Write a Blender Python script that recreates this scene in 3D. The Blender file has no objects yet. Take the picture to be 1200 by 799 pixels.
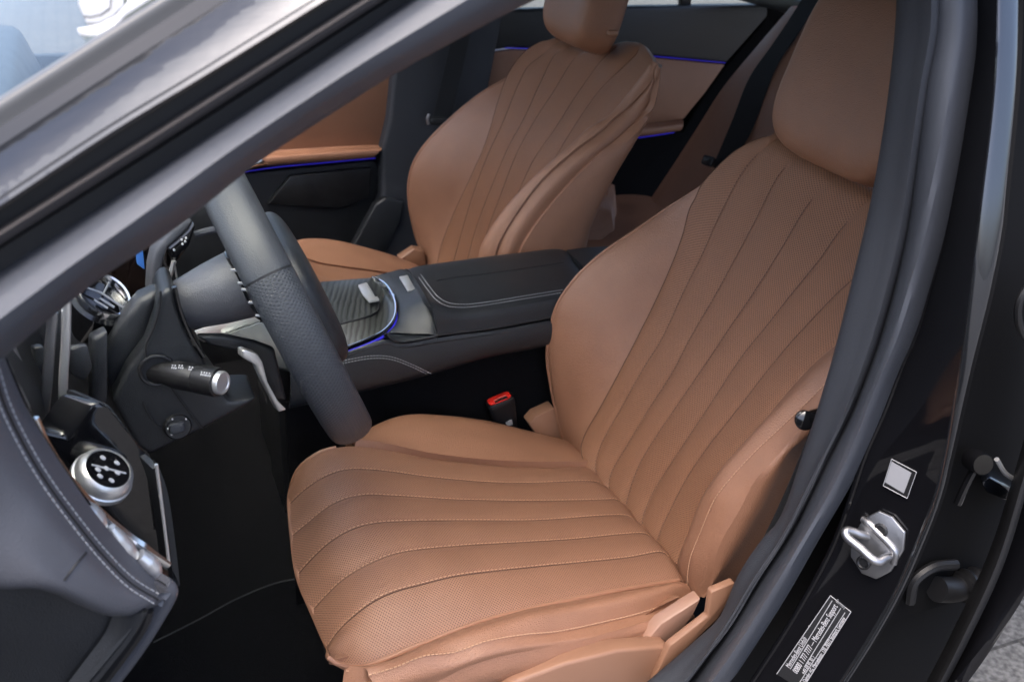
import bpy, bmesh, math, random
import numpy as np
from mathutils import Vector, Matrix
random.seed(4)
SC = bpy.context.scene
COL = SC.collection

# ------------------------------------------------------------------ camera, sky, sun, exposure
CAM = np.array([.6985, 1.1252, .9443]); YAW, PIT, ROL, FPX = -1.9856, .472, .0557, 1164.5
FW = np.array([math.cos(PIT)*math.cos(YAW), math.cos(PIT)*math.sin(YAW), -math.sin(PIT)])
_r = np.cross(FW, [0, 0, 1]); _r /= np.linalg.norm(_r); _u = np.cross(_r, FW)
RT = _r*math.cos(ROL)+_u*math.sin(ROL); UP = -_r*math.sin(ROL)+_u*math.cos(ROL)
cd = bpy.data.cameras.new('camera'); cam = bpy.data.objects.new('camera', cd); COL.objects.link(cam)
M = Matrix(((RT[0], UP[0], -FW[0], CAM[0]), (RT[1], UP[1], -FW[1], CAM[1]), (RT[2], UP[2], -FW[2], CAM[2]), (0, 0, 0, 1)))
cam.matrix_world = M
cd.sensor_width = 36; cd.lens = FPX*36/1200; cd.clip_start = .01; cd.clip_end = 500
cd.dof.use_dof = True; cd.dof.focus_distance = 1.30; cd.dof.aperture_fstop = 7.0
SC.camera = cam

w = bpy.data.worlds.new('World'); SC.world = w; w.use_nodes = True
wn = w.node_tree; bg = wn.nodes['Background']
sky = wn.nodes.new('ShaderNodeTexSky'); sky.sky_type = 'NISHITA'; sky.sun_disc = False
SUN_EL, SUN_AZ = math.radians(69), math.radians(36)      # azimuth measured from +x towards +y
sky.sun_elevation = SUN_EL; sky.sun_rotation = math.pi/2-SUN_AZ
sky.air_density = .7; sky.dust_density = 4.5; sky.ozone_density = 1.0
wn.links.new(sky.outputs[0], bg.inputs[0]); bg.inputs[1].default_value = .15
sl = bpy.data.lights.new('sun', 'SUN'); so = bpy.data.objects.new('sun', sl); COL.objects.link(so)
sl.energy = .5; sl.angle = math.radians(60); sl.color = (1, .98, .95)
sd = Vector((math.cos(SUN_EL)*math.cos(SUN_AZ), math.cos(SUN_EL)*math.sin(SUN_AZ), math.sin(SUN_EL)))
so.rotation_euler = (-sd).to_track_quat('-Z', 'Y').to_euler()
SC.view_settings.view_transform = 'Standard'; SC.view_settings.look = 'None'
SC.view_settings.exposure = 1.97; SC.view_settings.gamma = 1

# ------------------------------------------------------------------ geometry helpers
def ray(px, py): return FW+RT*(px-600)/FPX-UP*(py-399.5)/FPX
def at(px, py, ax, v):
    d = ray(px, py); i = 'XYZ'.index(ax); return CAM+d*(v-CAM[i])/d[i]
def L(pts, ax, v0, v1=None):
    n = len(pts)
    if isinstance(v0, (list, tuple)): vs = v0
    else: vs = [v0+(0 if v1 is None else (v1-v0)*k/max(1, n-1)) for k in range(n)]
    return np.array([at(p[0], p[1], ax, vs[k]) for k, p in enumerate(pts)])
def cr(P, n, closed=False):
    """Catmull-Rom through P resampled to n points evenly by length"""
    P = np.asarray(P, float)
    if len(P) == 2 and not closed:
        return np.array([P[0]+(P[1]-P[0])*t for t in np.linspace(0, 1, n)])
    Q = []
    m = len(P)
    segs = m if closed else m-1
    for i in range(segs):
        p1, p2 = P[i], P[(i+1) % m]
        p0 = P[(i-1) % m] if closed or i > 0 else 2*p1-p2
        p3 = P[(i+2) % m] if closed or i < m-2 else 2*p2-p1
        # centripetal
        a = max(np.linalg.norm(p1-p0), 1e-6)**.5; b = max(np.linalg.norm(p2-p1), 1e-6)**.5; c = max(np.linalg.norm(p3-p2), 1e-6)**.5
        m1 = (p2-p1)+b*((p1-p0)/a-(p2-p0)/(a+b)); m2 = (p2-p1)+b*((p3-p2)/c-(p3-p1)/(b+c))
        for t in np.linspace(0, 1, 12, endpoint=False):
            t2, t3 = t*t, t*t*t
            Q.append((2*t3-3*t2+1)*p1+(t3-2*t2+t)*m1+(-2*t3+3*t2)*p2+(t3-t2)*m2)
    Q.append(P[0] if closed else P[-1]); Q = np.array(Q)
    s = np.concatenate([[0], np.cumsum(np.linalg.norm(np.diff(Q, axis=0), axis=1))])
    tt = np.linspace(0, s[-1], n+1)[:-1] if closed else np.linspace(0, s[-1], n)
    return np.stack([np.interp(tt, s, Q[:, k]) for k in range(P.shape[1])], 1)
def grid(bm, V, uv=None, flip=False, closed_v=False, mat=0):
    V = np.asarray(V); n, m = V.shape[:2]
    vs = [[bm.verts.new(V[i, j]) for j in range(m)] for i in range(n)]
    lay = bm.loops.layers.uv.verify()
    for i in range(n-1):
        for j in range(m if closed_v else m-1):
            j2 = (j+1) % m
            q = [(i, j), (i+1, j), (i+1, j2), (i, j2)]
            if flip: q.reverse()
            try: f = bm.faces.new([vs[a][b] for a, b in q])
            except ValueError: continue
            f.smooth = True; f.material_index = mat
            if uv is not None:
                for l, (a, b) in zip(f.loops, q): l[lay].uv = uv[a][b]
    return vs
def mnorm(V):
    V = np.asarray(V); du = np.gradient(V, axis=0); dv = np.gradient(V, axis=1)
    N = np.cross(du, dv); N /= np.maximum(np.linalg.norm(N, axis=2, keepdims=True), 1e-9)
    c = V.reshape(-1, 3).mean(0)
    if (N.reshape(-1, 3)*(CAM-V.reshape(-1, 3))).sum() < 0: N = -N
    return N
def muv(V):
    V = np.asarray(V); n, m = V.shape[:2]
    u = np.concatenate([[0], np.cumsum(np.linalg.norm(np.diff(V[:, m//2], axis=0), axis=1))])
    v = np.concatenate([[0], np.cumsum(np.linalg.norm(np.diff(V[n//2], axis=0), axis=1))])
    return [[(u[i], v[j]) for j in range(m)] for i in range(n)]
def rowmesh(rows, n=40, sub=6, puff=None, smooth=False, power=.6):
    """rows: 3D polylines. Returns grid [n][cols][3]"""
    R = [cr(r, n) for r in rows]
    if smooth and len(R) > 2:
        A = np.array(R)
        cols = (len(R)-1)*sub+1
        V = np.zeros((n, cols, 3))
        for i in range(n): V[i] = cr(A[:, i], cols)
        return V
    cols = [R[0]]
    for k in range(len(R)-1):
        for s in range(1, sub+1): cols.append(R[k]+(R[k+1]-R[k])*s/sub)
    V = np.stack(cols, 1)
    if puff is not None:
        N = mnorm(V)
        for k in range(len(R)-1):
            pf = puff[k] if isinstance(puff, (list, tuple)) else puff
            for s in range(1, sub):
                V[:, k*sub+s] += N[:, k*sub+s]*pf*math.sin(math.pi*s/sub)**power
    return V
def tube(bm, P, r, sides=8, n=None, caps=True, flat=1.0, up=None):
    P = np.asarray(P, float)
    if n: P = cr(P, n)
    m = len(P); rr = r if hasattr(r, '__len__') else [r]*m
    if len(rr) != m: rr = np.interp(np.linspace(0, 1, m), np.linspace(0, 1, len(rr)), rr)
    T = np.gradient(P, axis=0); T /= np.maximum(np.linalg.norm(T, axis=1, keepdims=True), 1e-9)
    a = np.array(up if up is not None else ([0, 0, 1] if abs(T[0][2]) < .9 else [1, 0, 0]), float)
    V = []
    for i in range(m):
        a = a-T[i]*(a@T[i]); a /= max(np.linalg.norm(a), 1e-9); b = np.cross(T[i], a)
        V.append([P[i]+rr[i]*(math.cos(t)*b+flat*math.sin(t)*a) for t in np.linspace(0, 2*math.pi, sides, endpoint=False)])
    vs = grid(bm, V, closed_v=True)
    if caps:
        for e in (vs[0], vs[-1]):
            try: bm.faces.new(e)
            except ValueError: pass
def box(bm, c, s, R=None):
    R = np.eye(3) if R is None else np.asarray(R)
    q = []
    for dx in (-1, 1):
        for dy in (-1, 1):
            for dz in (-1, 1): q.append(bm.verts.new(np.array(c)+R@(np.array([dx, dy, dz])*np.array(s)/2)))
    for f in ((0, 1, 3, 2), (4, 6, 7, 5), (0, 4, 5, 1), (2, 3, 7, 6), (0, 2, 6, 4), (1, 5, 7, 3)): bm.faces.new([q[i] for i in f])
def prism(bm, poly, off, bev=0, seg=2):
    """closed solid: polygon swept by the vector off, edges bevelled"""
    b = bmesh.new(); poly = np.asarray(poly); off = np.asarray(off)
    A = [b.verts.new(p) for p in poly]; B = [b.verts.new(p+off) for p in poly]
    b.faces.new(A); b.faces.new(B[::-1])
    for i in range(len(A)):
        j = (i+1) % len(A); b.faces.new([A[j], A[i], B[i], B[j]])
    bmesh.ops.recalc_face_normals(b, faces=b.faces[:])
    if bev:
        e = [x for x in b.edges if x.calc_face_angle(0) > .5 or x.verts[0] in A and x.verts[1] in A]
        bmesh.ops.bevel(b, geom=e, offset=bev, segments=seg, profile=.5, affect='EDGES', clamp_overlap=True)
    for f in b.faces: f.smooth = True
    join(bm, b)
def join(bm, b, Mx=None):
    me = bpy.data.meshes.new('tmp'); b.to_mesh(me); b.free()
    if Mx is not None: me.transform(Mx)
    bm.from_mesh(me); bpy.data.meshes.remove(me)
def frame(o, z, x=None):
    """4x4 with local z along z"""
    z = Vector(z).normalized(); x = Vector(x) if x is not None else Vector((0, 0, 1)) if abs(z.z) < .9 else Vector((1, 0, 0))
    y = z.cross(x).normalized(); x = y.cross(z)
    return Matrix(((x.x, y.x, z.x, o[0]), (x.y, y.y, z.y, o[1]), (x.z, y.z, z.z, o[2]), (0, 0, 0, 1)))
def lathe(bm, prof, Mx, seg=40, sy=1.0):
    """prof: (r, z) list"""
    V = []
    for (r, z) in prof:
        V.append([Mx @ Vector((r*math.cos(t), sy*r*math.sin(t), z)) for t in np.linspace(0, 2*math.pi, seg, endpoint=False)])
    vs = grid(bm, [[tuple(p) for p in row] for row in V], closed_v=True)
    for e in (vs[0], vs[-1]):
        try: bm.faces.new(e)
        except ValueError: pass
def superell(bm, Mx, a, b, c, e1=.4, e2=.4, nu=28, nv=48, shape=None):
    def sg(x, p): return math.copysign(abs(x)**p, x)
    V = []
    for i in range(nu+1):
        t = -math.pi/2+math.pi*i/nu; row = []
        for j in range(nv):
            p = 2*math.pi*j/nv
            q = Vector((a*sg(math.cos(t), e1)*sg(math.cos(p), e2), b*sg(math.cos(t), e1)*sg(math.sin(p), e2), c*sg(math.sin(t), e1)))
            if shape: q = shape(q)
            row.append(tuple(Mx @ q))
        V.append(row)
    grid(bm, V, uv=[[(j*.012, i*.012) for j in range(nv)] for i in range(nu+1)], closed_v=True)
    bmesh.ops.remove_doubles(bm, verts=bm.verts[:], dist=1e-6)
def stitches(bm, P, pitch=.0052, ln=.0034, r=.0007, lift=.0006, nrm=None):
    P = cr(P, 200) if len(P) < 100 else np.asarray(P)
    s = np.concatenate([[0], np.cumsum(np.linalg.norm(np.diff(P, axis=0), axis=1))])
    k = 0.0
    while k+ln < s[-1]:
        a = np.array([np.interp(k, s, P[:, i]) for i in range(3)]); b = np.array([np.interp(k+ln, s, P[:, i]) for i in range(3)])
        c = CAM-a if nrm is None else np.asarray(nrm); c = c/np.linalg.norm(c)*lift
        tube(bm, [a+c, b+c], r, sides=5)
        k += pitch

# ------------------------------------------------------------------ objects
ORG = {}
def thing(name, label, cat, loc, group=None):
    o = bpy.data.objects.new(name, None); COL.objects.link(o); o.location = loc; o.empty_display_size = .05
    o['label'] = label; o['category'] = cat
    if group: o['group'] = group
    ORG[o.name] = np.array(loc, float); return o
def obj(name, bm, mat, parent=None, label=None, sharp=None, cat=None):
    me = bpy.data.meshes.new(name)
    bmesh.ops.recalc_face_normals(bm, faces=bm.faces[:]) if sharp is not False else None
    org = ORG[parent.name] if parent else np.zeros(3)
    for v in bm.verts: v.co -= Vector(org)
    bm.to_mesh(me); bm.free()
    for m in (mat if isinstance(mat, (list, tuple)) else [mat]): me.materials.append(m)
    for p in me.polygons: p.use_smooth = True
    try: me.set_sharp_from_angle(angle=math.radians(sharp if sharp else 42))
    except Exception: pass
    o = bpy.data.objects.new(name, me); COL.objects.link(o)
    if parent: o.parent = parent; ORG[o.name] = org
    if label: o['label'] = label
    if cat: o['category'] = cat
    return o
def B(): return bmesh.new()

from mathutils.bvhtree import BVHTree
class Hit:
    """finds where a line of sight meets an object already built"""
    def __init__(s, o):
        org = ORG[o.name]; me = o.data
        s.b = BVHTree.FromPolygons([tuple(np.array(v.co)+org) for v in me.vertices], [tuple(p.vertices) for p in me.polygons])
    def at(s, px, py, lift=0):
        d = Vector(ray(px, py)); d.normalize(); q, n, i, t = s.b.ray_cast(Vector(CAM), d)
        if q is None: raise ValueError('no surface at %s,%s' % (px, py))
        if n.dot(d) > 0: n = -n
        return np.array(q)+np.array(n)*lift
    def nrm(s, px, py):
        d = Vector(ray(px, py)); q, n, i, t = s.b.ray_cast(Vector(CAM), d)
        return np.array(-n if n.dot(d) > 0 else n)
    def line(s, pts, n=60, lift=0): return np.array([s.at(p[0], p[1], lift) for p in cr(np.array(pts, float), n)])

# ------------------------------------------------------------------ materials
def mat(name, col, rough=.5, metal=0, spec=.5, bump=0, bscale=600, var=0, vscale=20, coat=0, emit=None, es=0, sheen=0):
    m = bpy.data.materials.new(name); m.use_nodes = True; nt = m.node_tree; p = nt.nodes['Principled BSDF']
    p.inputs['Base Color'].default_value = (*col, 1); p.inputs['Roughness'].default_value = rough
    p.inputs['Metallic'].default_value = metal; p.inputs['Specular IOR Level'].default_value = spec
    if coat: p.inputs['Coat Weight'].default_value = coat; p.inputs['Coat Roughness'].default_value = .03
    if sheen: p.inputs['Sheen Weight'].default_value = sheen; p.inputs['Sheen Roughness'].default_value = .4
    if emit: p.inputs['Emission Color'].default_value = (*emit, 1); p.inputs['Emission Strength'].default_value = es
    tc = nt.nodes.new('ShaderNodeTexCoord')
    if bump:
        no = nt.nodes.new('ShaderNodeTexVoronoi'); no.inputs['Scale'].default_value = bscale
        nt.links.new(tc.outputs['Object'], no.inputs['Vector'])
        n2 = nt.nodes.new('ShaderNodeTexNoise'); n2.inputs['Scale'].default_value = bscale*.45; n2.inputs['Detail'].default_value = 3
        nt.links.new(tc.outputs['Object'], n2.inputs['Vector'])
        ad = nt.nodes.new('ShaderNodeMath'); ad.operation = 'ADD'
        nt.links.new(no.outputs['Distance'], ad.inputs[0]); nt.links.new(n2.outputs['Fac'], ad.inputs[1])
        bp = nt.nodes.new('ShaderNodeBump'); bp.inputs['Strength'].default_value = bump; bp.inputs['Distance'].default_value = .0012
        nt.links.new(ad.outputs[0], bp.inputs['Height']); nt.links.new(bp.outputs[0], p.inputs['Normal'])
    if var:
        n3 = nt.nodes.new('ShaderNodeTexNoise'); n3.inputs['Scale'].default_value = vscale; n3.inputs['Detail'].default_value = 5
        nt.links.new(tc.outputs['Object'], n3.inputs['Vector'])
        mx = nt.nodes.new('ShaderNodeMix'); mx.data_type = 'RGBA'
        mx.inputs['A'].default_value = (*[c*(1-var) for c in col], 1); mx.inputs['B'].default_value = (*[min(1, c*(1+var)) for c in col], 1)
        nt.links.new(n3.outputs['Fac'], mx.inputs['Factor']); nt.links.new(mx.outputs['Result'], p.inputs['Base Color'])
        mr = nt.nodes.new('ShaderNodeMapRange'); mr.inputs['To Min'].default_value = max(.02, rough-.08); mr.inputs['To Max'].default_value = min(1, rough+.08)
        nt.links.new(n3.outputs['Fac'], mr.inputs['Value']); nt.links.new(mr.outputs[0], p.inputs['Roughness'])
    return m
TAN = (.285, .140, .083)
def perforated(name, col, pitch, rad, depth=.55, rough=.5, gb=.3, gs=800):
    m = mat(name, col, rough=rough, bump=gb, bscale=gs, var=.10, vscale=24, spec=.48)
    nt = m.node_tree; p = nt.nodes['Principled BSDF']
    uv = nt.nodes.new('ShaderNodeUVMap')
    dots = []
    for off in ((0, 0), (.5, .5)):
        mp = nt.nodes.new('ShaderNodeMapping'); mp.inputs['Scale'].default_value = (1/pitch, 1/pitch, 1); mp.inputs['Location'].default_value = (*off, 0)
        nt.links.new(uv.outputs[0], mp.inputs[0])
        fr = nt.nodes.new('ShaderNodeVectorMath'); fr.operation = 'FRACTION'; nt.links.new(mp.outputs[0], fr.inputs[0])
        sb = nt.nodes.new('ShaderNodeVectorMath'); sb.operation = 'SUBTRACT'; sb.inputs[1].default_value = (.5, .5, 0); nt.links.new(fr.outputs[0], sb.inputs[0])
        ln = nt.nodes.new('ShaderNodeVectorMath'); ln.operation = 'LENGTH'; nt.links.new(sb.outputs[0], ln.inputs[0])
        mr = nt.nodes.new('ShaderNodeMapRange'); mr.inputs['From Min'].default_value = rad*.7; mr.inputs['From Max'].default_value = rad*1.25
        mr.inputs['To Min'].default_value = 1; mr.inputs['To Max'].default_value = 0; nt.links.new(ln.outputs['Value'], mr.inputs['Value']); dots.append(mr)
    mx = nt.nodes.new('ShaderNodeMath'); mx.operation = 'MAXIMUM'
    nt.links.new(dots[0].outputs[0], mx.inputs[0]); nt.links.new(dots[1].outputs[0], mx.inputs[1])
    old = p.inputs['Base Color'].links[0].from_socket
    mc = nt.nodes.new('ShaderNodeMix'); mc.data_type = 'RGBA'; mc.inputs['B'].default_value = (*[c*(1-depth) for c in col], 1)
    nt.links.new(mx.outputs[0], mc.inputs['Factor']); nt.links.new(old, mc.inputs['A']); nt.links.new(mc.outputs['Result'], p.inputs['Base Color'])
    bo = p.inputs['Normal'].links[0].from_node
    b2 = nt.nodes.new('ShaderNodeBump'); b2.invert = True; b2.inputs['Strength'].default_value = .5; b2.inputs['Distance'].default_value = .001
    nt.links.new(mx.outputs[0], b2.inputs['Height']); nt.links.new(bo.outputs[0], b2.inputs['Normal']); nt.links.new(b2.outputs[0], p.inputs['Normal'])
    return m
m_leather = mat('tan_leather', TAN, rough=.40, bump=.45, bscale=700, spec=.5, var=.12, vscale=25)
m_perf = perforated('tan_perforated_leather', TAN, .0042, .18, .7, .41)
m_perf_fine = perforated('tan_fine_perforated_leather', (TAN[0]*1.02, TAN[1]*.98, TAN[2]*.90), .0046, .2, .6, .5); m_perf_fine.node_tree.nodes['Principled BSDF'].inputs['Specular IOR Level'].default_value = .32
m_pipe = mat('tan_piping', tuple(c*1.05 for c in TAN), rough=.45, var=.05)
m_thread = mat('tan_thread', (.50, .29, .18), rough=.7)
m_thread_grey = mat('grey_thread', (.30, .31, .33), rough=.7)
m_groove = mat('dark_brown_seam', (.075, .035, .02), rough=.8)
m_brown_thread = mat('brown_thread', (.26, .13, .08), rough=.7)
m_trim = mat('tan_trim_plastic', (.28, .145, .088), rough=.42, bump=.15, bscale=1200, var=.04)
m_black_vinyl = mat('black_soft_vinyl', (.016, .018, .021), rough=.42, bump=.25, bscale=900, var=.12)
m_black = mat('black_plastic', (.012, .012, .013), rough=.4, bump=.12, bscale=1400, var=.1)
m_gloss = mat('gloss_black_plastic', (.006, .006, .007), rough=.08, coat=.5)
m_paint = mat('black_car_paint', (.014, .017, .024), rough=.24, coat=1.0, spec=.3, metal=.85); m_paint.node_tree.nodes['Principled BSDF'].inputs['Coat IOR'].default_value = 1.5
def waviness(m, scale, dist, strength):
    nt = m.node_tree; p = nt.nodes['Principled BSDF']; tc = nt.nodes.new('ShaderNodeTexCoord'); no = nt.nodes.new('ShaderNodeTexNoise')
    mp = nt.nodes.new('ShaderNodeMapping'); mp.inputs['Rotation'].default_value = (0, -.46, 0); mp.inputs['Scale'].default_value = (.35, 1, 1.6)
    no.inputs['Scale'].default_value = scale; no.inputs['Detail'].default_value = 4; nt.links.new(tc.outputs['Object'], mp.inputs[0]); nt.links.new(mp.outputs[0], no.inputs['Vector'])
    bp = nt.nodes.new('ShaderNodeBump'); bp.inputs['Strength'].default_value = strength; bp.inputs['Distance'].default_value = dist
    nt.links.new(no.outputs['Fac'], bp.inputs['Height']); nt.links.new(bp.outputs[0], p.inputs['Normal']); nt.links.new(bp.outputs[0], p.inputs['Coat Normal'])
waviness(m_paint, 14, .004, .5)
m_jamb = mat('black_paint_shaded', (.004, .004, .005), rough=.3, coat=.7, spec=.1)  # darker copy of the car paint, the jamb's dark reflections put into its colour
m_edge_skylit = mat('black_paint_skylit_edge', (.06, .064, .072), rough=.22, coat=1.0, spec=.3, metal=.85)  # brighter copy of the car paint, carrying the edge's sky reflection in its colour
m_dark = mat('dark_recess_shade', (.004, .004, .0045), rough=.7, spec=.12)  # near-black matte stand-in for car paint, shade of the jamb put into colour
m_grey_vinyl = mat('grey_soft_vinyl', (.075, .078, .09), rough=.45, bump=.25, bscale=800, var=.06)
m_rubber = mat('door_seal_rubber', (.055, .06, .072), rough=.38, bump=.2, bscale=1500, var=.08)
m_black_rubber = mat('black_rubber', (.01, .01, .011), rough=.5, var=.1)
m_pillar_trim = mat('pillar_trim_fabric', (.025, .028, .035), rough=.62, bump=.3, bscale=1500, var=.08)
m_carpet = mat('black_carpet', (.006, .006, .007), rough=.95, bump=.7, bscale=1100, var=.3, vscale=60, spec=.1)
m_chrome = mat('chrome', (.72, .72, .73), rough=.12, metal=1)
m_satin = mat('satin_silver', (.66, .66, .66), rough=.34, metal=.75, var=.04)
m_steel = mat('galvanised_steel', (.36, .36, .37), rough=.42, metal=1, var=.15, vscale=90)
m_belt = mat('black_belt_webbing', (.010, .011, .013), rough=.8, bump=.4, bscale=1500)
m_red = mat('red_button', (.9, .03, .02), rough=.35)
m_blue = mat('blue_ambient_light', (.02, .02, .35), rough=.4, emit=(.05, .03, 1.0), es=.07)
m_white_print = mat('white_print', (.40, .40, .42), rough=.5)
m_grey_print = mat('grey_print', (.3, .3, .31), rough=.5)
m_wheel = mat('wheel_leather', (.046, .050, .057), rough=.42, bump=.2, bscale=900, var=.06)
m_screen = mat('dark_display_glass', (.012, .008, .007), rough=.06, coat=.6)
m_icon = mat('blue_screen_icon', (.02, .06, .2), rough=.3, emit=(.06, .2, .6), es=.12)
m_window = mat('tinted_window', (.5, .55, .52), rough=.02)
m_headliner = mat('dark_headliner', (.03, .03, .032), rough=.9)
def glass(name, col):
    m = bpy.data.materials.new(name); m.use_nodes = True; nt = m.node_tree; p = nt.nodes['Principled BSDF']
    p.inputs['Base Color'].default_value = (*col, 1); p.inputs['Roughness'].default_value = .02
    p.inputs['Transmission Weight'].default_value = 1; p.inputs['IOR'].default_value = 1.45
    return m
m_glass = glass('window_glass', (.82, .88, .84)); m_wglass = glass('windscreen_glass', (.80, .86, .81)); m_wglass.node_tree.nodes['Principled BSDF'].inputs['IOR'].default_value = 1.2
def wave():
    m = mat('wave_grain_trim', (.03, .031, .03), rough=.34, coat=.2); nt = m.node_tree; p = nt.nodes['Principled BSDF']
    tc = nt.nodes.new('ShaderNodeTexCoord'); wv = nt.nodes.new('ShaderNodeTexWave'); wv.wave_type = 'BANDS'
    mp = nt.nodes.new('ShaderNodeMapping'); mp.inputs['Rotation'].default_value = (0, 0, .35)
    nt.links.new(tc.outputs['Object'], mp.inputs[0]); nt.links.new(mp.outputs[0], wv.inputs['Vector'])
    wv.inputs['Scale'].default_value = 34; wv.inputs['Distortion'].default_value = 4; wv.inputs['Detail'].default_value = 2; wv.inputs['Detail Scale'].default_value = .6
    rp = nt.nodes.new('ShaderNodeValToRGB'); rp.color_ramp.elements[0].color = (.014, .015, .014, 1); rp.color_ramp.elements[1].color = (.04, .042, .04, 1)
    rp.color_ramp.elements[0].position = .15; rp.color_ramp.elements[1].position = .5
    nt.links.new(wv.outputs['Fac'], rp.inputs[0]); nt.links.new(rp.outputs[0], p.inputs['Base Color'])
    bp = nt.nodes.new('ShaderNodeBump'); bp.inputs['Strength'].default_value = .25; bp.inputs['Distance'].default_value = .001
    nt.links.new(wv.outputs['Fac'], bp.inputs['Height']); nt.links.new(bp.outputs[0], p.inputs['Normal'])
    return m
m_wave = wave()
def paving():
    m = mat('paving_stone', (.2, .195, .185), rough=.85); nt = m.node_tree; p = nt.nodes['Principled BSDF']
    tc = nt.nodes.new('ShaderNodeTexCoord'); br = nt.nodes.new('ShaderNodeTexBrick'); nt.links.new(tc.outputs['Object'], br.inputs['Vector'])
    br.inputs['Scale'].default_value = 2.6; br.inputs['Color1'].default_value = (.13, .127, .12, 1); br.inputs['Color2'].default_value = (.108, .105, .1, 1)
    br.inputs['Mortar'].default_value = (.05, .048, .044, 1); br.inputs['Mortar Size'].default_value = .012; br.inputs['Mortar Smooth'].default_value = .3
    no = nt.nodes.new('ShaderNodeTexNoise'); no.inputs['Scale'].default_value = 90; no.inputs['Detail'].default_value = 6; nt.links.new(tc.outputs['Object'], no.inputs['Vector'])
    mr = nt.nodes.new('ShaderNodeMapRange'); mr.inputs['From Min'].default_value = .35; mr.inputs['From Max'].default_value = .65; mr.inputs['To Min'].default_value = .55; mr.inputs['To Max'].default_value = 1.35
    nt.links.new(no.outputs['Fac'], mr.inputs['Value'])
    mu = nt.nodes.new('ShaderNodeVectorMath'); mu.operation = 'SCALE'; nt.links.new(br.outputs['Color'], mu.inputs[0]); nt.links.new(mr.outputs[0], mu.inputs['Scale'])
    nt.links.new(mu.outputs[0], p.inputs['Base Color'])
    bp = nt.nodes.new('ShaderNodeBump'); bp.inputs['Strength'].default_value = .6; bp.inputs['Distance'].default_value = .004
    nt.links.new(no.outputs['Fac'], bp.inputs['Height']); nt.links.new(bp.outputs[0], p.inputs['Normal'])
    return m
m_paving = paving()

# ------------------------------------------------------------------ the setting
GZ = -.52
bm = B(); grid(bm, [[(-60, -60, GZ), (-60, 60, GZ)], [(60, -60, GZ), (60, 60, GZ)]])
o = obj('pavement', bm, m_paving); o['kind'] = 'structure'

# ------------------------------------------------------------------ car body: shell, pillars, glass
body = thing('car_body', 'black car body with its front door opening, pillars, seals and windscreen', 'car body', (0, -.4, GZ))
def sheet(name, V, m, parent, th=.004, label=None):
    """surface given real thickness away from the camera side"""
    V = np.asarray(V); N = mnorm(V); W = V-N*th
    b = B(); grid(b, V, muv(V)); grid(b, W, muv(V), flip=True)
    n, k = V.shape[:2]
    for a, c in ((V[0], W[0]), (V[-1], W[-1]), (V[:, 0], W[:, 0]), (V[:, -1], W[:, -1])): grid(b, np.stack([a, c], 1))
    bmesh.ops.remove_doubles(b, verts=b.verts[:], dist=1e-5)
    return obj(name, b, m, parent, label)
def ext(P, a=.25, b=.25):
    """lengthen a polyline at both ends"""
    P = np.asarray(P, float); s = P[0]-P[1]; e = P[-1]-P[-2]
    return np.vstack([P[0]+s/np.linalg.norm(s)*a, P, P[-1]+e/np.linalg.norm(e)*b])
def pil(pts, Y): return ext(L(pts, 'Y', Y), .18, .26)
a0 = pil([(0, 113), (93, 55), (186, -2)], .395)
a1 = pil([(0, 149), (115, 75), (230, 0)], .408)
a2 = pil([(0, 171), (132, 85), (264, 0)], .413)
a2m = pil([(0, 205), (132, 120), (322, 0)], .434)
a3 = pil([(0, 241), (135, 152), (236, 91), (382, 0)], .45)
a3b = pil([(0, 246), (135, 157), (236, 96), (390, 0)], .43)
a4 = pil([(0, 268), (200, 142), (424, 0)], .43)
a4b = pil([(0, 276), (200, 150), (434, 0)], .446)
a5 = pil([(0, 288), (200, 161), (452, 0)], .438)
a5b = pil([(0, 292), (200, 166), (458, 0)], .42)
a6 = pil([(0, 326), (200, 196), (400, 62), (492, 0)], .42)
a6b = pil([(0, 345), (100, 277), (200, 208), (400, 74), (510, 0)], .452)
a7 = pil([(0, 372), (100, 298), (200, 226), (400, 90), (545, 0)], .466)
a7b = pil([(0, 395), (101, 314), (203, 246), (297, 172), (400, 104), (585, 0)], .456)
a8 = pil([(0, 413), (101, 329), (203, 260), (297, 185), (400, 117), (467, 75), (552, 29), (616, -3)], .43)
a9 = pil([(0, 413), (101, 329), (203, 260), (297, 185), (400, 117), (467, 75), (552, 29), (616, -3)], .43)+np.array([0, -.07, .03])
sheet('windscreen_seal', rowmesh([a0, (a0+a1)/2+[0, .006, .006], a1], smooth=True, n=30), mat('grey_windscreen_seal', (.10, .10, .10), rough=.35, var=.1), body)
sheet('pillar_moulding', rowmesh([a1, a2], n=30), m_gloss, body)
sheet('windscreen_pillar', rowmesh([a2, a2m, a3], n=40, sub=8, smooth=True), m_paint, body)
sheet('weather_strip', rowmesh([a3-np.array([0, .002, 0]), a3b, a4, a4b, a5, a5b, a6], n=30, sub=4), m_black_rubber, body)
sheet('pillar_ridge', rowmesh([a4, a4b, a5], n=30, sub=5, smooth=True)+np.array([0, .004, .002]), mat('grey_brown_rubber', (.055, .05, .05), rough=.5), body)
def tubeform(rows, m, name, parent): return sheet(name, rowmesh(rows, n=60, sub=5, smooth=True), m, parent)
tubeform([a6, a6b, a7, a7b, a8, a9], m_rubber, 'door_seal', body)
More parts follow.
